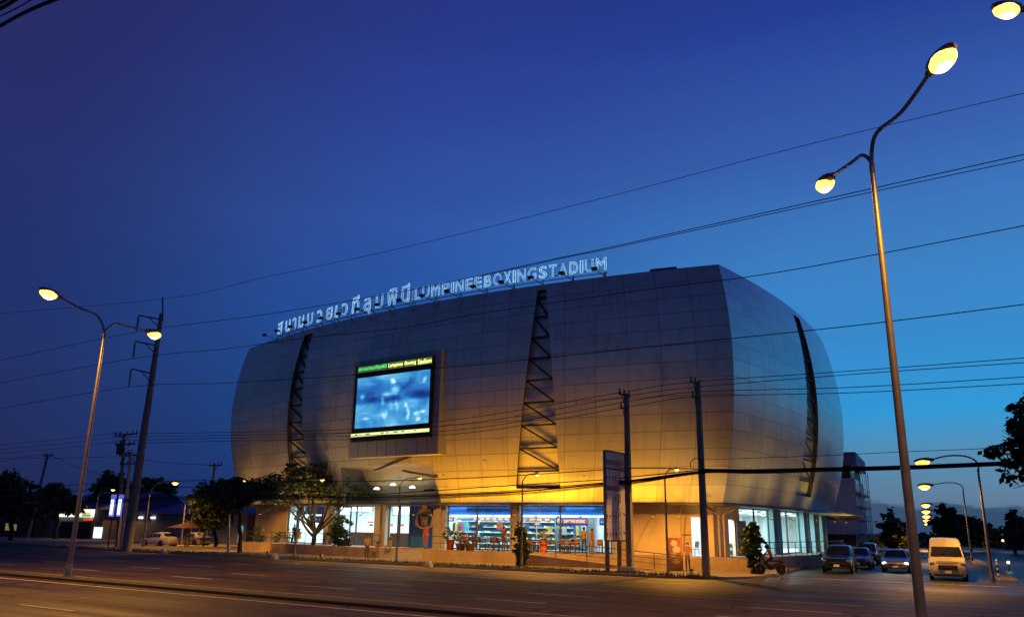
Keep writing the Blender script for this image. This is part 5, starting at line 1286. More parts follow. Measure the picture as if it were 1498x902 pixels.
# street tree in front of the food bay
Y = 70; b = at_depth(456, 809, Y); b.z = .1
tree('street_tree', 'flat-crowned street tree with forked trunk in front of the food bay', b, at_depth(461, 778, Y), px_clumps([(410, 706, 26, 16), (440, 690, 30, 14), (470, 682, 20, 10), (500, 702, 26, 15), (522, 717, 16, 9), (455, 712, 42, 12), (405, 725, 22, 10), (490, 722, 26, 11), (432, 728, 20, 8), (436, 750, 8, 12), (500, 738, 10, 8)], Y, 1.3, 5), 6500, .25, 21, r0=.24)
# dark tree group beside the stadium wall
for k, (lab, bx, tx, ty, cl, Y) in enumerate((('dark spreading tree touching the left end of the stadium wall', 352, 350, 745, [(345, 710, 28, 11), (372, 713, 24, 11), (330, 720, 22, 13), (360, 726, 24, 10), (388, 722, 16, 9), (335, 738, 18, 12)], 71),
      ('dark bushy tree behind the painted pole', 316, 316, 755, [(308, 716, 18, 14), (300, 735, 22, 20), (325, 740, 20, 20), (312, 760, 22, 14), (292, 755, 14, 16)], 88))):
    b = at_depth(bx, 790, Y); b.z = .1
    tree('street_tree', lab, b, at_depth(tx, ty, Y), px_clumps(cl, Y, 1.2, k + 9), 8000, .29, 40 + k, r0=.2)
# trees on the left horizon
for k, (lab, bx, cl, Y) in enumerate((('large dark tree at the left edge behind the leaning pole', 18, [(10, 712, 30, 22), (40, 722, 22, 16), (0, 740, 34, 20), (45, 745, 22, 14), (-20, 720, 30, 22)], 100),
      ('low dark tree between the leaning pole and the shop roof', 84, [(78, 722, 18, 14), (95, 735, 18, 12), (75, 742, 18, 12), (110, 740, 14, 8)], 112),
      ('tall dark tree behind the lit vertical banners', 160, [(165, 700, 18, 12), (150, 715, 18, 14), (180, 712, 20, 14), (160, 732, 26, 12), (190, 730, 14, 14)], 118),
      ('dark rounded tree behind the transmission pole and the long-armed lamp', 232, [(225, 708, 20, 10), (245, 718, 18, 12), (213, 722, 14, 14), (235, 735, 24, 12)], 122))):
    b = at_depth(bx, 770, Y); b.z = 0
    tree('background_tree', lab, b, at_depth(bx, 748, Y), px_clumps(cl, Y, 2, k + 3), 4200, .48, 60 + k, r0=.3, twig=False)
# tree reaching in from the right edge
Y = 42; b = at_depth(1600, 850, Y); b.z = .0
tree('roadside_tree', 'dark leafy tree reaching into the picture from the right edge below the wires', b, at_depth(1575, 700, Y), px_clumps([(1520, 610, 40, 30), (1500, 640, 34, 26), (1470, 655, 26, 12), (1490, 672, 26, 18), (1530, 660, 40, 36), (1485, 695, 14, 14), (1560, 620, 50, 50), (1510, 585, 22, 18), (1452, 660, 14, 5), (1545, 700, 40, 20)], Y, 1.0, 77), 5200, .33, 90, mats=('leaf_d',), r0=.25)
# right horizon
for k, (lab, bx, cl, Y) in enumerate((('thin feathery tree beside the apartment building', 1303, [(1303, 756, 9, 12), (1298, 768, 10, 12), (1310, 772, 10, 12), (1304, 788, 14, 12)], 135),
      ('slim dark tree right of the thin feathery tree', 1322, [(1320, 772, 9, 10), (1325, 786, 12, 10)], 150),
      ('tall bushy dark tree behind the row of side street lamps', 1384, [(1380, 744, 12, 9), (1390, 756, 14, 12), (1376, 764, 14, 12), (1388, 778, 20, 14)], 120),
      ('rounded dark tree behind the two nearest lamp poles of the side street', 1420, [(1416, 762, 12, 9), (1428, 768, 14, 10), (1410, 776, 14, 10), (1424, 784, 18, 10)], 128),
      ('low dark tree right of the lamp poles', 1446, [(1442, 772, 9, 10), (1452, 778, 10, 8), (1446, 788, 14, 8)], 140),
      ('pointed casuarina tree near the right edge', 1484, [(1484, 760, 7, 14), (1480, 776, 10, 12), (1490, 782, 12, 14)], 118),
      ('dark tree cut by the right edge of the verge', 1512, [(1505, 768, 14, 12), (1515, 780, 20, 16), (1496, 786, 14, 10)], 110))):
    b = at_depth(bx, 800, Y); b.z = 0
    tree('background_tree', lab, b, at_depth(bx, 786, Y), px_clumps(cl, Y, 2, k + 30), 2800, .52, 160 + k, r0=.22, twig=False)
mb = MB(); cl = []
for k in range(34):
    x = 1288 + k * 8; Yw = 150 + (k * 37) % 40; cl.append((at_depth(x, 792 + (k * 13) % 5, Yw), (2.2, 2.2, 2.3 + (k % 3) * .5)))
for k in range(30):
    x = -40 + k * 14; Yw = 150 + (k * 29) % 30; cl.append((at_depth(x, 752 + (k * 7) % 6, Yw), (3, 2.5, 2.4)))
crown_mesh(mb, cl, 9000, .9, 5, 1); tag(mb.build('woods', M['leaf_a'], fix=False), 'dark far woods and scrub along the horizon', 'woods', kind='stuff')
# columnar shrubs in front of the plinth and the corner
def shrub(label, px, base_y, top_y, wpx, Y, n, size, seed, mats=('leaf_a', 'leaf_c'), name='columnar_shrub'):
    b = at_depth(px, base_y, Y); b.z = .1; t_ = at_depth(px, top_y, Y); H = t_.z - b.z; r = wpx / 2 * Y / 1180
    cl = [(b + UPV * H * f + Vector((random.Random(seed + i).gauss(0, .08), 0, 0)), (r * q, r * q, H * .13)) for i, (f, q) in enumerate(((.14, .6), (.3, .85), (.46, 1), (.62, 1.0), (.78, .8), (.9, .5)))]
    t = thing(name, label, 'shrub', b); mb = MB(); limb(mb, b, b + UPV * H * .8, .06, .02, seed, .04)
    for c, rad in cl: limb(mb, b + UPV * (c.z - b.z) * .7, c + Vector((rad[0] * .6, 0, 0)), .02, .008, seed + 3)
    mb.build('stem', M['bark'], t, world=True); mb = MB(); crown_mesh(mb, cl, n, size, seed, len(mats), droop=-.3); mb.build('foliage', [M[q] for q in mats], t, world=True, fix=False); return t
shrub('dense dark columnar bush on the pavement by the shoe shops', 762, 828, 766, 23, 54.5, 1500, .22, 201)
shrub('wide columnar bush with glossy leaves by the stadium corner', 1103, 832, 761, 26, 49.5, 1700, .24, 203)
shrub('dark bush with a stout base right of the forked street tree', 496, 812, 752, 30, 68.5, 1500, .28, 205)
shrub('small plant at the foot of the terrace wall left of the street tree', 378, 788, 770, 18, 80, 260, .24, 207, name='shrub')
shrub('small low plant on the left terrace beside the beige wall', 407, 790, 777, 14, 77, 200, .24, 209, name='shrub')

# ================================================================== PEOPLE
def person_mesh(pose, cols, seed=0):
    """one continuous skinned body; faces coloured by the nearest bone; face, ears and fingers added"""
    J = {}
    if pose == 'stand':
        J = dict(pel=(0, 0, .93), spi=(0, .01, 1.10), che=(0, 0, 1.28), nek=(0, -.005, 1.45), hea=(0, .02, 1.55), top=(0, .02, 1.64))
        side = lambda s: dict(sho=(s * .17, -.01, 1.39), elb=(s * .22, -.03, 1.11), wri=(s * .21, .06, .88), han=(s * .205, .09, .80), hip=(s * .09, 0, .88), kne=(s * .10, .03, .48), ank=(s * .10 + .0, -.03, .09), toe=(s * .12, .11, .04))
    elif pose == 'sit':
        J = dict(pel=(0, 0, .50), spi=(0, .04, .68), che=(0, .07, .86), nek=(0, .10, 1.03), hea=(0, .14, 1.13), top=(0, .15, 1.22))
        side = lambda s: dict(sho=(s * .17, .07, .97), elb=(s * .23, .14, .72), wri=(s * .15, .36, .64), han=(s * .12, .43, .62), hip=(s * .09, .04, .48), kne=(s * .13, .45, .47), ank=(s * .13, .43, .09), toe=(s * .15, .57, .04))
    else:  # ride
        J = dict(pel=(0, -.1, .84), spi=(0, -.05, 1.02), che=(0, .03, 1.19), nek=(0, .10, 1.35), hea=(0, .16, 1.45), top=(0, .17, 1.54))
        side = lambda s: dict(sho=(s * .18, .05, 1.29), elb=(s * .28, .25, 1.08), wri=(s * .29, .48, 1.02), han=(s * .28, .55, 1.02), hip=(s * .10, -.05, .80), kne=(s * .19, .32, .66), ank=(s * .17, .12, .32), toe=(s * .18, .26, .28))
    bm = bmesh.new(); sk = bm.verts.layers.skin.verify(); V = {}
    R = dict(pel=.125, spi=.115, che=.135, nek=.055, hea=.085, top=.075, sho=.06, elb=.042, wri=.030, han=.032, hip=.085, kne=.058, ank=.04, toe=.035)
    segs = []
    def v(k, p): 
        q = bm.verts.new(p); q[sk].radius = (R[k[:3]], R[k[:3]] * (.8 if k in ('pel', 'spi', 'che') else 1)); V[k] = q; return q
    for k, p in J.items(): v(k, p)
    V['pel'][sk].use_root = True
    def e(a, b, m): bm.edges.new((V[a], V[b])); segs.append((Vector(V[a].co), Vector(V[b].co), m))
    e('pel', 'spi', 0); e('spi', 'che', 0); e('che', 'nek', 0); e('nek', 'hea', 2); e('hea', 'top', 2)
    hands = []
    for s in (-1, 1):
        S = side(s); n = 'L' if s < 0 else 'R'
        for k, p in S.items(): v(k + n, p)
        e('che', 'sho' + n, 0); e('sho' + n, 'elb' + n, 0); e('elb' + n, 'wri' + n, 2); e('wri' + n, 'han' + n, 2)
        e('pel', 'hip' + n, 1); e('hip' + n, 'kne' + n, 1); e('kne' + n, 'ank' + n, 1); e('ank' + n, 'toe' + n, 3)
        hands.append((Vector(S['wri']), Vector(S['han']), s))
    me = bpy.data.meshes.new('tmp'); bm.to_mesh(me); bm.free()
    o = bpy.data.objects.new('tmp', me); COL.objects.link(o)
    m1 = o.modifiers.new('s', 'SKIN'); m1.use_smooth_shade = True; m2 = o.modifiers.new('d', 'SUBSURF'); m2.levels = 1; m2.render_levels = 1
    bpy.context.view_layer.update(); dg = bpy.context.evaluated_depsgraph_get(); out = bpy.data.meshes.new_from_object(o.evaluated_get(dg)); bpy.data.objects.remove(o)
    body = MB()
    for vv in out.vertices: body.v.append(tuple(vv.co))
    for p in out.polygons:
        c = p.center; best, bm_ = 9, 0
        for a, b, m in segs:
            ab = b - a; t = max(0, min(1, (c - a).dot(ab) / ab.length_squared)); d = (c - a - ab * t).length
            if d < best: best, bm_ = d, m
        body.f.append(list(p.vertices)); body.m.append(bm_); body.uv.append(None)
    bpy.data.meshes.remove(out)
    hd = Vector(J['hea']); fwd = Vector((0, 1, 0))
    body.lathe([(.022, 0), (.014, .03), (.004, .05)], hd + Vector((0, .085, -.01)), 6, 2); body.ball(hd + Vector((0, .095, .0)), .016, 6, 4, 2)
    for s in (-1, 1):
        body.ball(hd + Vector((s * .033, .083, .035)), .012, 6, 4, 4); body.ball(hd + Vector((s * .088, .0, .01)), .024, 6, 4, 2, sc=(.4, .7, 1))
    body.ball(hd + Vector((0, .083, -.04)), .02, 6, 4, 2, sc=(1.2, .4, .4))
    for wv, hv, s in hands:
        d = (hv - wv).normalized(); x = d.cross(Vector((0, 1, .3))).normalized()
        for k in range(4):
            a = hv + x * (k - 1.5) * .017; l = (.062, .072, .068, .052)[k]; body.tube([a, a + d * l * .6, a + d * l * .9 + Vector((0, .018, -.01))], [.009, .008, .006], 5, 2)
        a = wv.lerp(hv, .4) - x * .03 * s; body.tube([a, a - x * .03 * s + d * .025, a - x * .035 * s + d * .06], [.011, .009, .007], 5, 2)
    hair = MB(); hc = hd + Vector((0, -.012, .045)); hair.ball(hc, .105, 12, 8, 0, sc=(.95, 1.08, 1.0))
    hair.v = [v_ if v_[2] > hd.z + .02 or v_[1] < hd.y - .02 else (v_[0] * .8, v_[1] - .03, hd.z + .02) for v_ in hair.v]
    return body, hair
PM = {}
def cloth(c):
    if c not in PM: PM[c] = mat('cloth_%02d' % len(PM), c, .85, 0, .15, 9)
    return PM[c]
SKIN = mat('skin', (.36, .20, .13), .55, 0, .1, 6); HAIR = mat('hair', (.012, .010, .009), .5, 0, .2, 20); SHOE = mat('shoe', (.03, .03, .03), .6); EYE = mat('eye', (.02, .015, .01), .2)
_bodies = {}
def person(label, loc, face_dir, pose, shirt, trousers, scale=1.0, group=None, hair=True):
    d = Vector(face_dir); rz = math.atan2(-d.x, d.y)
    t = thing('person', label, 'person', loc, rz, group); t.scale = (scale,) * 3
    if pose not in _bodies: _bodies[pose] = person_mesh(pose, None)
    body, hr = _bodies[pose]
    o = body.build('body', [cloth(shirt), cloth(trousers), SKIN, SHOE, EYE], t, smooth=True)
    if hair: hr.build('hair', HAIR, t, smooth=True)
    return t
TOC = -RN
def at_face(px, py, o, z, i=0): s, _ = on_face(px, py, i, o); return fpt(i, s, o, z)
g = at_ground(537, 814, .1)
s_, _ = on_face(537, 800, 0, 3.3); person('person standing in yellow shirt and dark trousers before the steps', fpt(0, s_, 3.3, .1), RU + TOC * .4, 'stand', (.75, .48, .03), (.03, .035, .05), 1.03)
person('person in orange shirt sitting low on the steps', at_face(554, 795, 1.6, .02), TOC, 'sit', (.75, .30, .04), (.10, .09, .09))
person('person in bright yellow top sitting higher on the steps', at_face(572, 790, .95, .24), TOC - RU * .4, 'sit', (.80, .55, .03), (.16, .17, .2), 1.08)
person('person in red clothes standing before the gold emblem', at_face(623, 785, .5, ZF), TOC, 'stand', (.55, .07, .03), (.45, .06, .03), 1.05)
person('person in dark red coat at the rail before the shoe shelves', at_face(737, 785, 1.0, ZF), -TOC, 'stand', (.16, .05, .03), (.05, .03, .03), 1.03)
person('person in yellow and dark vest standing with back turned under the purple shop sign', at_face(854, 780, .3, ZF), -TOC, 'stand', (.42, .30, .04), (.02, .02, .025), 1.05)
person('person in orange shirt standing on the terrace beside the road sign', at_face(866, 790, 1.3, ZF - .02), RU, 'stand', (.62, .22, .04), (.20, .12, .06))
person('seated person in pale orange shirt at the far left terrace table', at_face(420, 782, .2, ZF), RU, 'sit', (.70, .42, .25), (.05, .05, .06))
person('person in black leaning over the far left terrace table', at_face(430, 780, .6, ZF), RU, 'stand', (.015, .015, .02), (.02, .02, .02), .98)
person('seated person in orange top left of the forked tree', at_face(439, 784, .2, ZF), -RU, 'sit', (.75, .30, .05), (.7, .45, .15))
person('dark dressed person standing at the foot of the wall beside the red poster', at_face(1006, 815, 3.3, .1), TOC, 'stand', (.12, .04, .03), (.04, .03, .03))
for px, o, c, lb in ((1129, -2.6, (.03, .03, .05), 'dark haired person in a dark shirt standing inside the restaurant near the first teal pier'), (1149, -3.2, (.02, .02, .02), 'person in black standing inside the middle restaurant window'), (1176, -3.0, (.5, .5, .52), 'person in grey shirt standing inside the restaurant by the second pier')):
    person(lb, at_face(1083 + (px - 1083) * .91, 785, o, ZF, 1), SR, 'stand', c, (.03, .04, .07))

# ================================================================== TERRACE FURNITURE
def table_proto(label, loc, rz, cm):
    t = thing('dining_table', label, 'table', loc, rz, 'tables on the lit terrace')
    mb = MB(); mb.box((0, 0, .735), (.8, .8, .04)); mb.build('tabletop', cm, t, bevel=.01)
    for a in (-.34, .34):
        for b in (-.34, .34): m2 = MB(); m2.box((a, b, .357), (.05, .05, .714)); m2.build('leg', M['steel_dark'], t)
    return t
def chair_proto(label, loc, rz):
    t = thing('dining_chair', label, 'chair', loc, rz, 'chairs on the lit terrace')
    mb = MB(); mb.box((0, 0, .445), (.42, .42, .05)); mb.build('seat', M['wood'], t, bevel=.015)
    mb = MB(); mb.box((0, -.2, .74), (.42, .035, .42), rot=Matrix.Rotation(R_(8), 3, 'X')); mb.build('backrest', M['wood'], t, bevel=.015)
    for a in (-.17, .17):
        for b in (-.17, .17): m2 = MB(); m2.tube([(a * 1.08, b * 1.08, 0), (a, b, .42)], .018, 6); m2.build('leg', M['steel'], t)
    return t
tops = [M['orange_red_board'] if False else mat('orange_table', (.55, .2, .04), .5), M['wood']]
tp = {}; cp = None
tl = ['orange-topped table by the columnar bush under the orange header board', 'dark table right of the columnar bush', 'orange-topped table under the purple boxing shop sign', 'dark table beside the mullion of the second shoe shop', 'dark table before the middle shoe shelves', 'orange-topped table right of the flower pots', 'dark table at the far left of the terrace', 'orange-topped table before the second purple sign']
for k, (px, o, c) in enumerate(((790, .8, 0), (778, .1, 1), (838, .7, 0), (822, .2, 1), (712, .6, 1), (733, .2, 0), (425, .3, 1), (872, .4, 0))):
    loc = at_face(px, 790, o, ZF); d = fdir(0, on_face(px, 790, 0, o)[0]); rz = math.atan2(d.y, d.x)
    if c not in tp: tp[c] = table_proto(tl[k], loc, rz, tops[c])
    else: dup(tp[c], loc, rz, tl[k])
    for q, (dx, dy, a) in enumerate(((-.62, 0, -90), (.62, 0, 90), (0, .6, 180))):
        if (k + q) % 4 == 3: continue
        cl_ = loc + Vector((math.cos(rz) * dx - math.sin(rz) * dy, math.sin(rz) * dx + math.cos(rz) * dy, 0)); r2 = rz + R_(a) + rnd.uniform(-.25, .25)
        lb = 'dark wooden chair with steel legs at a table on the lit terrace'
        if cp is None: cp = chair_proto(lb, cl_, r2)
        else: dup(cp, cl_, r2)
# planters
def planter(label, px, py, o, potm, h, r, n, seed, flower=None, z=ZF):
    loc = at_face(px, py, o, z); t = thing('potted_plant', label, 'plant', loc)
    mb = MB(); mb.lathe([(r * .72, 0), (r * .95, h * .85), (r * 1.08, h * .86), (r * 1.08, h), (r * .9, h), (r * .85, h * .9)], loc, 14); mb.build('pot', potm, t, world=True, smooth=True)
    mb = MB(); crown_mesh(mb, [(loc + UPV * (h + .28), (r * 1.6, r * 1.6, .34)), (loc + UPV * (h + .55), (r * 1.2, r * 1.2, .25))], n, .16, seed, 2, droop=-.4)
    mb.build('foliage', [M['leaf_c'], flower or M['leaf_b']], t, world=True, fix=False)
YF = mat('yellow_petals', (.65, .5, .05), .6); PF = mat('purple_petals', (.3, .12, .3), .6); WF = mat('white_petals', (.7, .68, .5), .6)
planter('green plant in a tall red pot right of the emblem pier', 659, 787, 1.3, M['orange_red_board'] if 'orange_red_board' in M else M['red'], .75, .32, 260, 301)
planter('yellow flowering pot plant beside the red pot', 674, 790, 1.2, M['wood'], .45, .38, 300, 302, YF)
planter('mauve flowering pot plant at the mullion of the first shoe shop', 688, 790, 1.2, M['wood'], .45, .4, 300, 303, PF)
planter('white flowering plant in an orange tub right of the columnar bush', 795, 790, 1.3, M['orange_red'] , .7, .3, 160, 304, WF)
planter('green pot plant inside the corner doorway of the side face', 1070, 790, -1.6, M['black'], .35, .25, 120, 305, i_ if False else None) if False else None
loc = at_face(1070.5, 790, -1.7, ZF, 1); t = thing('potted_plant', 'dark pot plant standing in the narrow lit side doorway', 'plant', loc); mb = MB(); mb.lathe([(.14, 0), (.2, .3), (.22, .32), (.18, .32)], loc, 12); mb.build('pot', M['black'], t, world=True); mb = MB(); crown_mesh(mb, [(loc + UPV * .65, (.35, .35, .4))], 150, .2, 8, 1); mb.build('foliage', M['leaf_a'], t, world=True, fix=False)
# chair seen in the lit doorway
dup(cp, at_face(1016, 795, -1.5, ZF), math.atan2(RU.y, RU.x) + 1.3, 'chair standing alone in the lit corner doorway', None)
# red poster stand
pb = at_face(988, 815, 3.0, .1); t = thing('poster_stand', 'upright red poster stand with white pictures before the blank wall', 'poster stand', pb)
d_ = RU; mb = MB(); mb.beam(pb + UPV * .08, pb + UPV * 1.95, .86, .06, up=RN); mb.build('panel', mat('poster_red', (.22, .07, .035), .5, 0, .25, 3), t, world=True, bevel=.01)
mb = MB(); mb.box(pb + UPV * .04, (.95, .5, .08), ANG_RU); mb.build('foot', M['steel_dark'], t, world=True)
mb = MB(); nf = -RN * .034
for (a, z, ra, rz_) in ((-.05, 1.62, .22, .18), (.1, 1.25, .26, .2), (-.1, .95, .2, .14), (.05, .55, .25, .14)):
    mb.add([pb + nf + d_ * (a + ra * math.cos(q * .524)) + UPV * (z + rz_ * math.sin(q * .524)) for q in range(12)], [tuple(range(12))])
mb.build('pictures', mat('poster_pale', (.42, .30, .24), .5, 0, .4, 7), t, world=True)

# ================================================================== VEHICLES
ST = {
 'sedan': dict(L=4.5, wb=1.33, r=.32, cab=(3, 4, 5, 6, 7, 8), st=[(2.25, .38, .58, .60, .66, .58), (2.18, .27, .66, .71, .80, .72), (1.6, .22, .77, .85, .875, .78), (1.2, .22, .82, .90, .88, .79), (.95, .22, .85, .94, .88, .78), (.15, .22, .89, .1 + 1.31, .88, .60), (-.55, .22, .91, 1.46, .88, .60), (-1.15, .22, .93, 1.40, .88, .60), (-1.78, .22, .95, 1.03, .87, .74), (-2.15, .26, .93, 1.0, .83, .74), (-2.25, .38, .80, .86, .75, .66)], ws=(4, 5), rw=(7, 8)),
 'suv': dict(L=4.6, wb=1.38, r=.37, cab=None, st=[(2.3, .45, .70, .72, .72, .64), (2.22, .32, .82, .90, .86, .78), (1.6, .28, .92, 1.02, .92, .82), (1.0, .28, .99, 1.09, .93, .80), (.3, .28, 1.02, 1.62, .93, .66), (-.5, .28, 1.04, 1.72, .93, .66), (-1.5, .28, 1.06, 1.70, .93, .66), (-2.1, .28, 1.06, 1.58, .91, .66), (-2.28, .34, 1.02, 1.14, .88, .78), (-2.33, .45, .85, .9, .8, .7)], ws=(3, 4), rw=(7, 8)),
 'van': dict(L=5.4, wb=1.6, r=.34, cab=None, st=[(2.68, .36, .80, .84, .82, .76), (2.62, .24, .98, 1.06, .92, .86), (2.4, .22, 1.10, 1.20, .95, .88), (2.2, .22, 1.13, 1.26, .95, .87), (1.52, .22, 1.18, 1.84, .95, .78), (1.2, .22, 1.18, 2.14, .95, .76), (.6, .22, 1.18, 2.28, .95, .74), (-2.3, .22, 1.18, 2.30, .95, .74), (-2.62, .24, 1.15, 2.2, .94, .74), (-2.7, .36, 1.0, 1.9, .9, .74)], ws=(3, 4), rw=None),
}
def car(kind, label, loc, fwd, paint, cat='car', name='car', head=0, tail=0, group=None, plate=True, head_m=None):
    S = ST[kind]; st = S['st']; f = Vector(fwd).normalized(); rz = math.atan2(f.y, f.x)
    t = thing(name, label, cat, loc, rz, group)
    def sec(q):
        x, zb, zl, zr, w, wr = q
        h = [(0, zb), (w * .86, zb), (w * .97, zb + (zl - zb) * .25), (w, zb + (zl - zb) * .62), (w * .985, zl), (wr + (w * .985 - wr) * .06, zr - max(.02, (zr - zl) * .08)), (wr * .88, zr), (0, zr + .012)]
        return [(x, y, z) for y, z in h] + [(x, -y, z) for y, z in h[-2:0:-1]]
    mb = MB(); rings = [sec(q) for q in st]; n = len(rings[0]); vs = [v for r in rings for v in r]; fs = []
    for a in range(len(rings) - 1):
        for k in range(n): fs.append((a * n + k, a * n + (k + 1) % n, (a + 1) * n + (k + 1) % n, (a + 1) * n + k))
    fs += [tuple(range(n)), tuple((len(rings) - 1) * n + k for k in range(n))[::-1]]
    mb.add(vs, fs); body = mb.build('body', paint, t, smooth=True)
    a, b = S['ws']
    def gl(name_, quads):
        m = MB()
        for q in quads:
            q = [Vector(p) for p in q]; nn = (q[1] - q[0]).cross(q[-1] - q[0]).normalized(); c = sum(q, Vector()) / len(q)
            if nn.dot(c - Vector((0, 0, .8))) < 0: nn = -nn
            m.add([p + nn * .03 for p in q], [tuple(range(len(q)))])
        return m.build(name_, M['dark_glass'], t)
    def roofp(q, k=.93): x, zb, zl, zr, w, wr = q; return (x, wr * .93, zr - .035)
    P, Q = st[a], st[b]
    gl('windscreen', [[(P[0] - .03, P[5] * .93, P[3] + .0), (P[0] - .03, -P[5] * .93, P[3] + .0), (Q[0] + .06, -Q[5] * .9, Q[3] - .045), (Q[0] + .06, Q[5] * .9, Q[3] - .045)]])
    if S['rw']:
        P, Q = st[S['rw'][0]], st[S['rw'][1]]
        gl('rear_window', [[(P[0] - .05, P[5] * .86, P[3] - .05), (P[0] - .05, -P[5] * .86, P[3] - .05), (Q[0] + .05, -Q[5] * .88, Q[3] + .03), (Q[0] + .05, Q[5] * .88, Q[3] + .03)]])
    last = S['rw'][0] if S['rw'] else len(st) - 2
    for s in (1, -1):
        quads = []
        ids = list(range(b, last + 1))
        for i, j in zip(ids, ids[1:]):
            for f0, f1 in ((.03, .47), (.53, .97)) if abs(st[i][0] - st[j][0]) > 1.6 else ((.04, .96),):
                def pt(fr, up_):
                    A, B = st[i], st[j]; x = A[0] + (B[0] - A[0]) * fr; w = A[4] + (B[4] - A[4]) * fr; wr = A[5] + (B[5] - A[5]) * fr; zl = A[2] + (B[2] - A[2]) * fr; zr = A[3] + (B[3] - A[3]) * fr
                    k = .10 if not up_ else .82; return (x, s * (w * .985 + (wr + (w * .985 - wr) * .06 - w * .985) * k), zl + (zr - zl) * .92 * k)
                quads.append([pt(f0, 0), pt(f1, 0), pt(f1, 1), pt(f0, 1)])
        # triangular front quarter
        A, B = st[a], st[b]; quads.append([(A[0] - .12, s * A[4] * .985, A[2] + .04), (B[0] + .04, s * (B[4] * .96), B[2] + .06), (B[0] + .06, s * (B[5] + (B[4] - B[5]) * .22), B[2] + (B[3] - B[2]) * .75)])
        gl('side_window', quads)
        wheel_x = S['wb']
        for x in (wheel_x, -wheel_x):
            w_ = MB(); yy = s * (st[2][4] - .10)
            w_.lathe([(S['r'] * .62, -.11), (S['r'] * .92, -.115), (S['r'], -.07), (S['r'], .07), (S['r'] * .92, .115), (S['r'] * .62, .11)], (x, yy, S['r']), 18, axis='Y')
            wh = w_.build('wheel', M['rubber'], t, smooth=True)
            m3 = MB(); m3.lathe([(.02, s * .09), (S['r'] * .3, s * .1), (S['r'] * .62, s * .112), (S['r'] * .64, 0)], (x, yy, S['r']), 14, axis='Y'); m3.build('rim', M['steel'], wh, smooth=True)
            ar = MB(); ar.lathe([(S['r'] * 1.02, -.01), (S['r'] * 1.15, -.008), (S['r'] * 1.15, .008), (S['r'] * 1.02, .01)], (x, s * (st[2][4] + .002), S['r'] + .015), 20, axis='Y'); ar.build('wheel_arch', M['black'], t)
        F = st[1]; zc = F[2] - .06
        m4 = MB(); m4.ball((F[0] + .0, s * F[4] * .80, zc), .14, 10, 6, sc=(.55, 1.2, .62)); m4.build('headlight', (head_m or M['head_on']) if head else M['head_off'], t, smooth=True)
        B_ = st[-2]; m5 = MB(); m5.box((B_[0] - .02, s * B_[4] * .82, B_[2] - .10), (.1, .3, .17)); m5.build('taillight', M['tail_on'] if tail else M['tail_off'], t, bevel=.03)
        m6 = MB(); mr_ = st[a]; m6.ball((mr_[0] - .25, s * (mr_[4] + .14), mr_[2] + .1), .11, 10, 6, sc=(.6, 1, .75)); m6.tube([(mr_[0] - .25, s * mr_[4] * .97, mr_[2] + .05), (mr_[0] - .25, s * (mr_[4] + .08), mr_[2] + .08)], .02, 6); m6.build('mirror', M['black'], t, smooth=True)
    F = st[1]; mg = MB(); mg.box((st[0][0] + .0, 0, F[1] + (F[2] - F[1]) * .62), (.06, F[4] * 1.05, (F[2] - F[1]) * .28)); mg.build('grille', M['black'], t, bevel=.02)
    mg = MB(); mg.box((st[0][0] + .02, 0, F[1] + (F[2] - F[1]) * .14), (.08, F[4] * 1.5, (F[2] - F[1]) * .16)); mg.build('bumper_intake', M['black'], t, bevel=.03)
    if plate: mg = MB(); mg.box((st[0][0] + .05, 0, F[1] + (F[2] - F[1]) * .33), (.02, .34, .13)); mg.build('number_plate', M['white_paint'], t)
    return t
def carpaint(name, c, rough=.25, metal=.3):
    m = mat(name, c, rough, metal, .06, 2); b = m.node_tree.nodes['Principled BSDF']; b.inputs['Coat Weight'].default_value = .6; b.inputs['Coat Roughness'].default_value = .08; return m
M['head_off'] = mat('headlight_glass', (.35, .36, .38), .08, .5, .1, 5); M['head_on'] = emit('headlight_on', (1, .86, .52), 60); M['tail_off'] = mat('taillight_off', (.25, .02, .02), .2); M['tail_on'] = emit('taillight_on', (1, .05, .02), 9)
black_p, white_p, silver_p, dark_p, van_p = carpaint('black_car_paint', (.012, .012, .014)), carpaint('white_car_paint', (.6, .6, .6), .3, 0), carpaint('silver_car_paint', (.28, .28, .3), .3, .7), carpaint('dark_grey_car_paint', (.03, .03, .035)), carpaint('pale_van_paint', (.62, .56, .42), .35, 0)
car('suv', 'black off-road car facing the camera at the front of the side street queue', SP(59.5, -5.55, 0), -SS, black_p)
car('sedan', 'dark grey saloon waiting second in the queue behind the black off-road car', SP(67.2, -4.9, 0), -SS, dark_p)
car('suv', 'dark car third in the queue, mostly hidden, before the apartment building', SP(76, -4.9, 0), -SS, dark_p)
c5 = car('sedan', 'silver saloon with dazzling headlights beside the tall lamp pole', SP(63.5, -2.3, 0), -SS, silver_p, head=1)
car('van', 'cream high-roof passenger van at the mouth of the side street', SP(55.6, .66, 0), -SS, van_p, cat='van', name='van')
van_o = [o for o in COL.objects if o.name.startswith('van') and o.type == 'EMPTY'][0]
mb = MB()
for s in (-.36, .36): mb.beam((2.24, s, 1.30), (1.78, s + .42, 1.66), .025, .02)
mb.build('wiper', M['black'], van_o)
mb = MB()
for k in range(4): mb.beam((2.70, -.45, .82 + .035 * k), (2.70, .45, .82 + .035 * k), .02, .014)
mb.build('grille_bars', M['steel'], van_o)
mb = MB(); mb.beam((2.665, -.55, 1.03), (2.665, .55, 1.03), .02, .035); mb.build('chrome_strip', M['steel'], van_o)
for s in (-1, 1): mb = MB(); mb.lathe([(.001, 0), (.075, 0), (.075, .02), (.001, .02)], (2.69, s * .62, .45), 12, axis='X'); mb.build('fog_lamp', M['head_off'], van_o)
mb = MB()
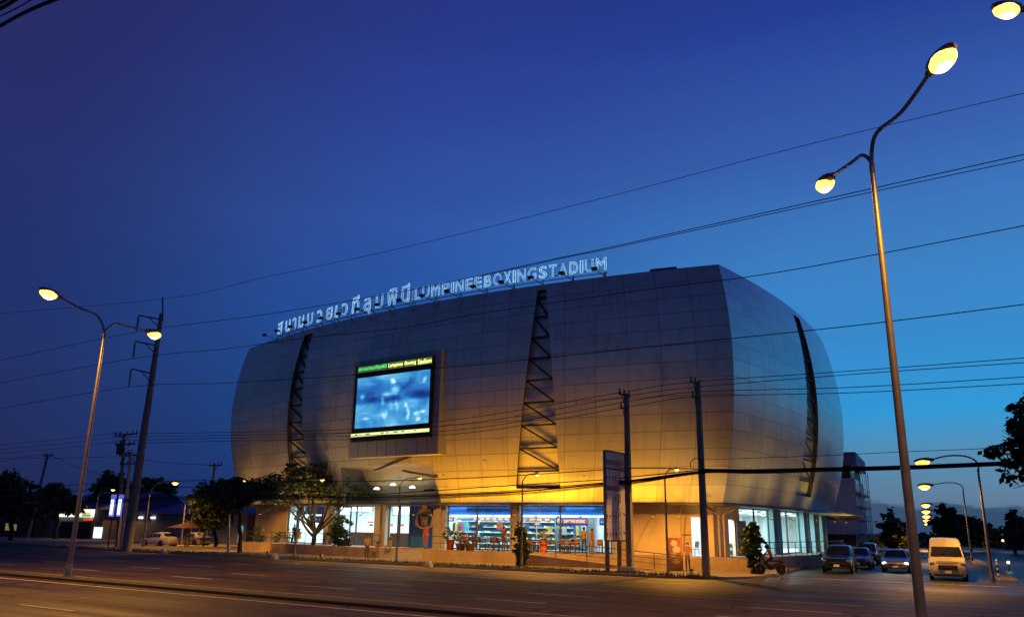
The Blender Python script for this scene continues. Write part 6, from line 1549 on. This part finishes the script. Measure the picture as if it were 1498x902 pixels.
for s in (-1, 1):
    for x in (.95, .1, -1.25): mb.beam((x, s * .957, .35), (x, s * .95, 1.2), .012, .012)
mb.build('door_seam', M['black'], van_o)
for s in (-.65, .65):
    p = SP(63.5 - 2.3, -2.3 + s, .62); l = light('SPOT', 'headlamp_beam', p, 350, (1, .85, .55), spot_size=R_(70), spot_blend=.8, shadow_soft_size=.05); aim(l, p - SS * 12 + Vector((0, 0, -.9)))
p = at_ground(233, 799); car('sedan', 'white saloon parked beyond the road at the left', (p.x, p.y, 0), -RU, white_p)
p = at_ground(280, 799); car('sedan', 'dull silver saloon parked behind the white one', (p.x - 1, p.y + 3, 0), -RU, silver_p)

# motorbike with rider
mbk = at_depth(1128, 834, 49); mbk.z = .1; fw_ = (-RN * .6 - RU * .8).normalized(); rz = math.atan2(-fw_.x, fw_.y)
t = thing('motorbike', 'small dark motorbike with chrome guards carrying the orange rider', 'motorbike', mbk, rz)
for y in (.62, -.6):
    m_ = MB(); m_.lathe([(.20, -.04), (.27, -.05), (.30, 0), (.27, .05), (.20, .04)], (0, y, .30), 18, axis='X'); wv = m_.build('wheel', M['rubber'], t, smooth=True)
    m_ = MB(); m_.lathe([(.19, -.02), (.2, 0), (.19, .02)], (0, y, .3), 16, axis='X'); m_.lathe([(.05, -.06), (.05, .06)], (0, y, .3), 8, axis='X')
    for q in range(8): a = q * math.pi / 4; m_.tube([(0, y, .3), (0, y + .2 * math.cos(a), .3 + .2 * math.sin(a))], .008, 4)
    m_.build('rim', M['steel'], wv)
m_ = MB(); m_.tube([(0, .45, .95), (0, .2, .62), (0, -.05, .45), (0, -.5, .55), (0, -.75, .72)], [.06, .10, .12, .12, .05], 8); m_.ball((0, .0, .42), .18, 10, 6, sc=(.8, 1.2, .8)); m_.build('body', mat('bike_paint', (.03, .03, .05), .3), t, smooth=True)
m_ = MB(); m_.box((0, -.28, .76), (.24, .75, .1)); m_.build('seat', M['black'], t, bevel=.04)
m_ = MB(); m_.tube([(-.07, .62, .3), (-.07, .5, .8)], .022, 6); m_.tube([(.07, .62, .3), (.07, .5, .8)], .022, 6); m_.tube([(0, .48, .8), (0, .44, 1.0)], .03, 6); m_.build('fork', M['steel'], t)
m_ = MB(); m_.tube([(-.33, .36, 1.0), (-.12, .45, 1.02), (.12, .45, 1.02), (.33, .36, 1.0)], .018, 6); m_.build('handlebar', M['black'], t)
m_ = MB(); m_.ball((0, .56, .9), .1, 10, 6, sc=(1, .7, 1)); m_.build('headlight', M['head_off'], t, smooth=True)
m_ = MB(); m_.tube([(0, .62 + .34 * math.cos(a), .3 + .34 * math.sin(a)) for a in [.4 + k * .25 for k in range(8)]], .05, 6); m_.build('mudguard', M['steel'], t, smooth=True)
rp = person('rider in orange jacket and dark helmet sitting on the motorbike at the corner', mbk + UPV * .04, fw_, 'ride', (.62, .14, .03), (.03, .03, .04), hair=False)
hm = MB(); hm.ball((0, .145, 1.50), .13, 14, 10, sc=(1, 1.12, 1.05)); hm.build('helmet', M['black'], rp, smooth=True)

# ================================================================== OTHER BUILDINGS
# apartment block down the side street: local axes SR (right), SS (back)
ap = SP(166, -10.2); HB = 17.2
t = thing('apartment_building', 'tall ribbed apartment building with balcony side beyond the stadium', 'building', ap)
M['ribbed'] = mat('ribbed_wall', (.75, .70, .70), .8, 0, .12, .8, dirt=.3); M['eave_purple'] = mat('eave_sheet', (.26, .22, .40), .6, .1, .1, 1)
WB, DB = 17.0, 26.0
def apb(a, b, z): return ap - SR * a + SS * b + UPV * z
def abox(mb, a0, a1, b0, b1, z0, z1, m=0):
    P = [apb(a, b, z) for a in (a0, a1) for b in (b0, b1) for z in (z0, z1)]
    mb.add(P, [(0, 1, 3, 2), (4, 6, 7, 5), (0, 4, 5, 1), (1, 5, 7, 3), (3, 7, 6, 2), (0, 2, 6, 4)], m)
mb = MB(); abox(mb, 1.6, WB, .6, DB, 2.2, HB - 4.8); abox(mb, 2.2, WB, 1.2, DB, 0, 2.2, 1); abox(mb, 2.2, WB, 1.5, DB, HB - 4.8, HB - 2.4, 1); w_ = mb.build('wall', [M['ribbed'], M['wood']], t, world=True)
mb = MB()
for k in range(26): abox(mb, 1.7 + k * .6, 1.78 + k * .6, .53, .6, 2.3, HB - 4.9)
mb.build('wall_ribs', M['ribbed'], w_, world=True)
mb = MB(); abox(mb, .9, WB + .5, 0, DB + .5, HB - 2.4, HB); mb.build('roof', M['eave_purple'], t, world=True)
mb = MB(); abox(mb, 4.5, 12.2, .52, .58, HB - 6.2, HB - 5.3); mb.build('panel', mat('dull_panel', (.12, .11, .13), .7), t, world=True)
mb = MB(); abox(mb, 13.1, 15.2, .50, .58, 4.2, 7.6); mb.build('window', emit('teal_window', (.05, .45, .55), .35), t, world=True)
mb = MB()
for k in range(14): abox(mb, 2.3 + k * 1.02, 2.38 + k * 1.02, .9, 1.0, 0, 2.2)
mb.build('ground_grille', M['steel_dark'], t, world=True)
CY = emit('cyan_light_strip', (.25, .85, .9), .5)
for lv in range(4):
    z = 2.6 + lv * 2.45
    mb = MB(); abox(mb, .55, 1.6, 1, DB - 1, z - .25, z); bl = mb.build('balcony', M['ribbed'], t, world=True)
    mb = MB(); 
    for k in range(9): abox(mb, .56, .60, 1.2 + k * 2.9, 1.26 + k * 2.9, z, z + .9)
    abox(mb, .55, .61, 1, DB - 1, z + .88, z + .94); mb.build('balcony_rail', M['steel'], bl, world=True)
    for k in range(4):
        b0 = 2 + k * 6.2; mb = MB(); abox(mb, 1.54, 1.6, b0, b0 + 2.8, z + .1, z + 1.9); wv = mb.build('window', M['dark_glass'], t, world=True)
        mb = MB(); abox(mb, 1.5, 1.62, b0 + 1.36, b0 + 1.44, z + .1, z + 1.9); mb.build('window_frame', M['white_paint'], wv, world=True)
for lv in range(5):
    mb = MB(); abox(mb, .5, .62, 1 + lv * 5.9, 1.45 + lv * 5.9, 2.2, HB - 2.4); mb.build('fin', M['white_paint'], t, world=True)
light('AREA', 'balcony_lamp', apb(-.3, 8, HB - 3), 120, (.4, .9, 1), (0, 0, SA), shape='RECTANGLE', size=1, size_y=8)
# low shops on the left, beyond the road
def block(name, label, cat, pxs, Y, z_eave, z_roof, depth, wallm, roofm, fdirn=RU):
    a = at_depth(pxs[0], 765, Y); L_ = None
    # walk along the road direction until the second pixel column is reached
    d = ray(pxs[1], 765); t_ = (a.x * d.y - a.y * d.x) / (fdirn.y * d.x - fdirn.x * d.y); b = a + fdirn * t_
    n = Vector((-fdirn.y, fdirn.x, 0)); n = n if n.dot(RN) > 0 else -n
    a, b = Vector((a.x, a.y, 0)), Vector((b.x, b.y, 0))
    t = thing(name, label, cat, (a + b) / 2)
    mb = MB(); P = [a, b, b + n * depth, a + n * depth]; Q = [p + UPV * z_eave for p in P]
    mb.add(P + Q, [(0, 1, 5, 4), (1, 2, 6, 5), (2, 3, 7, 6), (3, 0, 4, 7), (4, 5, 6, 7)]); w = mb.build('wall', wallm, t, world=True)
    o = .8; mb = MB(); R0 = [a - fdirn * o - n * o, b + fdirn * o - n * o, b + fdirn * o + n * (depth + o), a - fdirn * o + n * (depth + o)]
    rid = [a - fdirn * o + n * depth * .55 + UPV * z_roof, b + fdirn * o + n * depth * .55 + UPV * z_roof]; E_ = [p + UPV * (z_eave - .1) for p in R0]
    mb.add(E_ + rid, [(0, 1, 5, 4), (2, 3, 4, 5), (1, 2, 5), (3, 0, 4), (3, 2, 1, 0)]); r = mb.build('roof', roofm, t, world=True)
    return t, a, b, n, w
roof_blue = mat('blue_roof_sheet', (.06, .06, .20), .55, .2, .15, .5); wall_dim = mat('dim_shop_wall', (.16, .16, .17), .8, 0, .2, .6, dirt=.3)
t, a, b, n, w_ = block('convenience_shop', 'low convenience shop with striped lit fascia left of the median lamp', 'building', (58, 150), 120, 4.1, 6.6, 14, wall_dim, roof_blue)
def fascia_strip(px0, px1, z0, z1, m, d, parent, nm):
    out = []
    for px in (px0, px1):
        dr = ray(px, 760); tt = (a.x * dr.y - a.y * dr.x) / (RU.y * dr.x - RU.x * dr.y); out.append(a + RU * tt)
    mb = MB(); p, q = out; mb.add([p - n * d + UPV * z0, q - n * d + UPV * z0, q - n * d + UPV * z1, p - n * d + UPV * z1, p + UPV * z0, q + UPV * z0, q + UPV * z1, p + UPV * z1], [(0, 1, 2, 3), (0, 4, 5, 1), (3, 2, 6, 7), (0, 3, 7, 4), (1, 5, 6, 2)]); return mb.build(nm, m, parent, world=True)
fascia_strip(86, 137, 3.0, 4.05, emit('shop_fascia_white', (1, .98, .82), 1.5), .5, t, 'lit_fascia')
fascia_strip(87, 136, 3.42, 3.62, emit('shop_fascia_orange', (1, .38, .05), 1.1), .53, t, 'orange_stripe')
fascia_strip(124, 137, 3.05, 3.38, emit('shop_fascia_green', (.05, .5, .15), .9), .53, t, 'green_stripe'); fascia_strip(127, 136, 2.55, 2.95, emit('shop_fascia_red', (.85, .08, .03), .8), .5, t, 'red_stripe')
fascia_strip(138, 152, .3, 1.7, emit('shop_window_lit', (.7, .95, 1), 1.4), .06, t, 'window'); fascia_strip(90, 134, .1, 2.4, M['dark_glass'], .05, t, 'window')
t, a, b, n, w_ = block('long_shed', 'long low shed with dull blue roof behind the parked white car', 'building', (196, 362), 112, 3.6, 5.4, 16, mat('shed_wall', (.24, .25, .27), .8, 0, .2, .6, dirt=.3), roof_blue)
for px in (204, 222): fascia_strip(px, px + 5, 2.9, 3.15, emit('shed_lamp_%d' % px, (.85, .95, 1), 2), .2, t, 'tube_lamp')
fascia_strip(351, 357, .2, 2.2, emit('shed_doorway', (.2, .75, .8), .35), .05, t, 'doorway')
t, a, b, n, w_ = block('dark_house', 'low dark house under the trees at the left edge with a dim yellow notice', 'building', (-40, 52), 128, 3.4, 5.6, 12, mat('dark_house_wall', (.05, .045, .04), .85), mat('dark_roof', (.04, .035, .035), .8))
fascia_strip(10, 26, 1.0, 2.0, emit('dim_notice', (.5, .36, .08), .35), .05, t, 'notice_board')
# lit vertical banners
for k, (px0, px1) in enumerate(((160.5, 169), (171.5, 180))):
    lo = at_lane((px0 + px1) / 2 - .8, 755, NPL - 2.2); hi = at_lane((px0 + px1) / 2 + .8, 723, NPL - 2.2); wd = (px1 - px0) * lo.y / 1180 / .85
    t = thing('lit_banner', ['glowing blue and white vertical banner, the nearer to the small dim lamp', 'glowing blue and white vertical banner, the nearer to the transmission pole'][k], 'banner', (lo.x, lo.y, 0))
    mb = MB(); mb.tube([(lo.x, lo.y, 0), Vector((lo.x, lo.y, hi.z + .1))], .06, 6); mb.build('post', M['steel_dark'], t, world=True)
    p0, p1 = Vector((lo.x, lo.y, lo.z)) - RN * .1, Vector((lo.x, lo.y, hi.z)) - RN * .1
    mb = MB(); mb.beam(p0, p1, wd, .12, up=RN); mb.build('panel', emit('banner_blue_%d' % k, (.16, .14, .85), .75), t, world=True)
    mb = MB(); mb.beam(p0 + UPV * .15 - RN * .065, p0.lerp(p1, .78) - RN * .065, wd * .66, .01, up=RN); mb.build('white_field', emit('banner_white_%d' % k, (.65, .88, 1), 2.2), t, world=True)
    mb = MB()
    for q in range(6): c = p0.lerp(p1, .1 + .115 * q) - RN * .075; mb.beam(c - RU * wd * .18, c + RU * wd * (.05 + .15 * (q % 2)), .01, .12)
    mb.build('marks', emit('banner_mark_%d' % k, (.15, .25, .9), .8), t, world=True)
# small amber lit shelter
p = at_depth(274, 790, 88); p.z = 0; t = thing('shelter', 'small open shelter with a shallow tiled roof lit amber by the lamp above', 'shelter', p)
for a_ in (-1, 1):
    for b_ in (-1, 1): mb = MB(); q = p + RU * a_ * 1.25 + RN * b_ * 1.1; mb.box(q + UPV * 1.0, (.12, .12, 2.0), ANG_RU); mb.build('post', M['wood'], t, world=True)
mb = MB(); E_ = [p + RU * a_ * 1.7 + RN * b_ * 1.5 + UPV * 1.95 for a_, b_ in ((-1, -1), (1, -1), (1, 1), (-1, 1))]; mb.add(E_ + [p + UPV * 2.6], [(0, 1, 4), (1, 2, 4), (2, 3, 4), (3, 0, 4), (3, 2, 1, 0)]); mb.build('roof', mat('shelter_tiles', (.10, .06, .04), .7), t, world=True)
# guide posts along the kerb
for k, (px, lb) in enumerate(((239, 'small white kerb marker below the parked white car'), (402, 'small white kerb marker below the left end of the plinth'), (627, 'small white kerb marker in front of the steps'))):
    q = at_lane(px, 812, NK - .35); q.z = -.02
    t = thing('kerb_marker', lb, 'kerb marker', q); mb = MB(); mb.box(q + UPV * .1, (.5, .42, .2), ANG_RU); mb.build('base', M['concrete_light'], t, world=True, bevel=.03)
    mb = MB(); mb.box(q + UPV * .30, (.34, .28, .2), ANG_RU); mb.build('cap', M['white_paint'], t, world=True, bevel=.03)
# striped flexible post on the east kerb
q = at_depth(1458, 822, 50); q.z = .02; t = thing('marker_post', 'slim black and white banded marker post beside the verge', 'marker post', q)
mb = MB(); mb.tube([q, q + UPV * 1.05], .05, 8); mb.lathe([(.14, 0), (.12, .04), (.05, .06)], q, 10); mb.build('post', M['black'], t, world=True)
mb = MB()
for z in (.2, .5, .8, .98): mb.lathe([(.054, 0), (.054, .12)], q + UPV * z, 8)
mb.build('reflective_band', mat('reflective_white', (.8, .8, .85), .3), t, world=True)
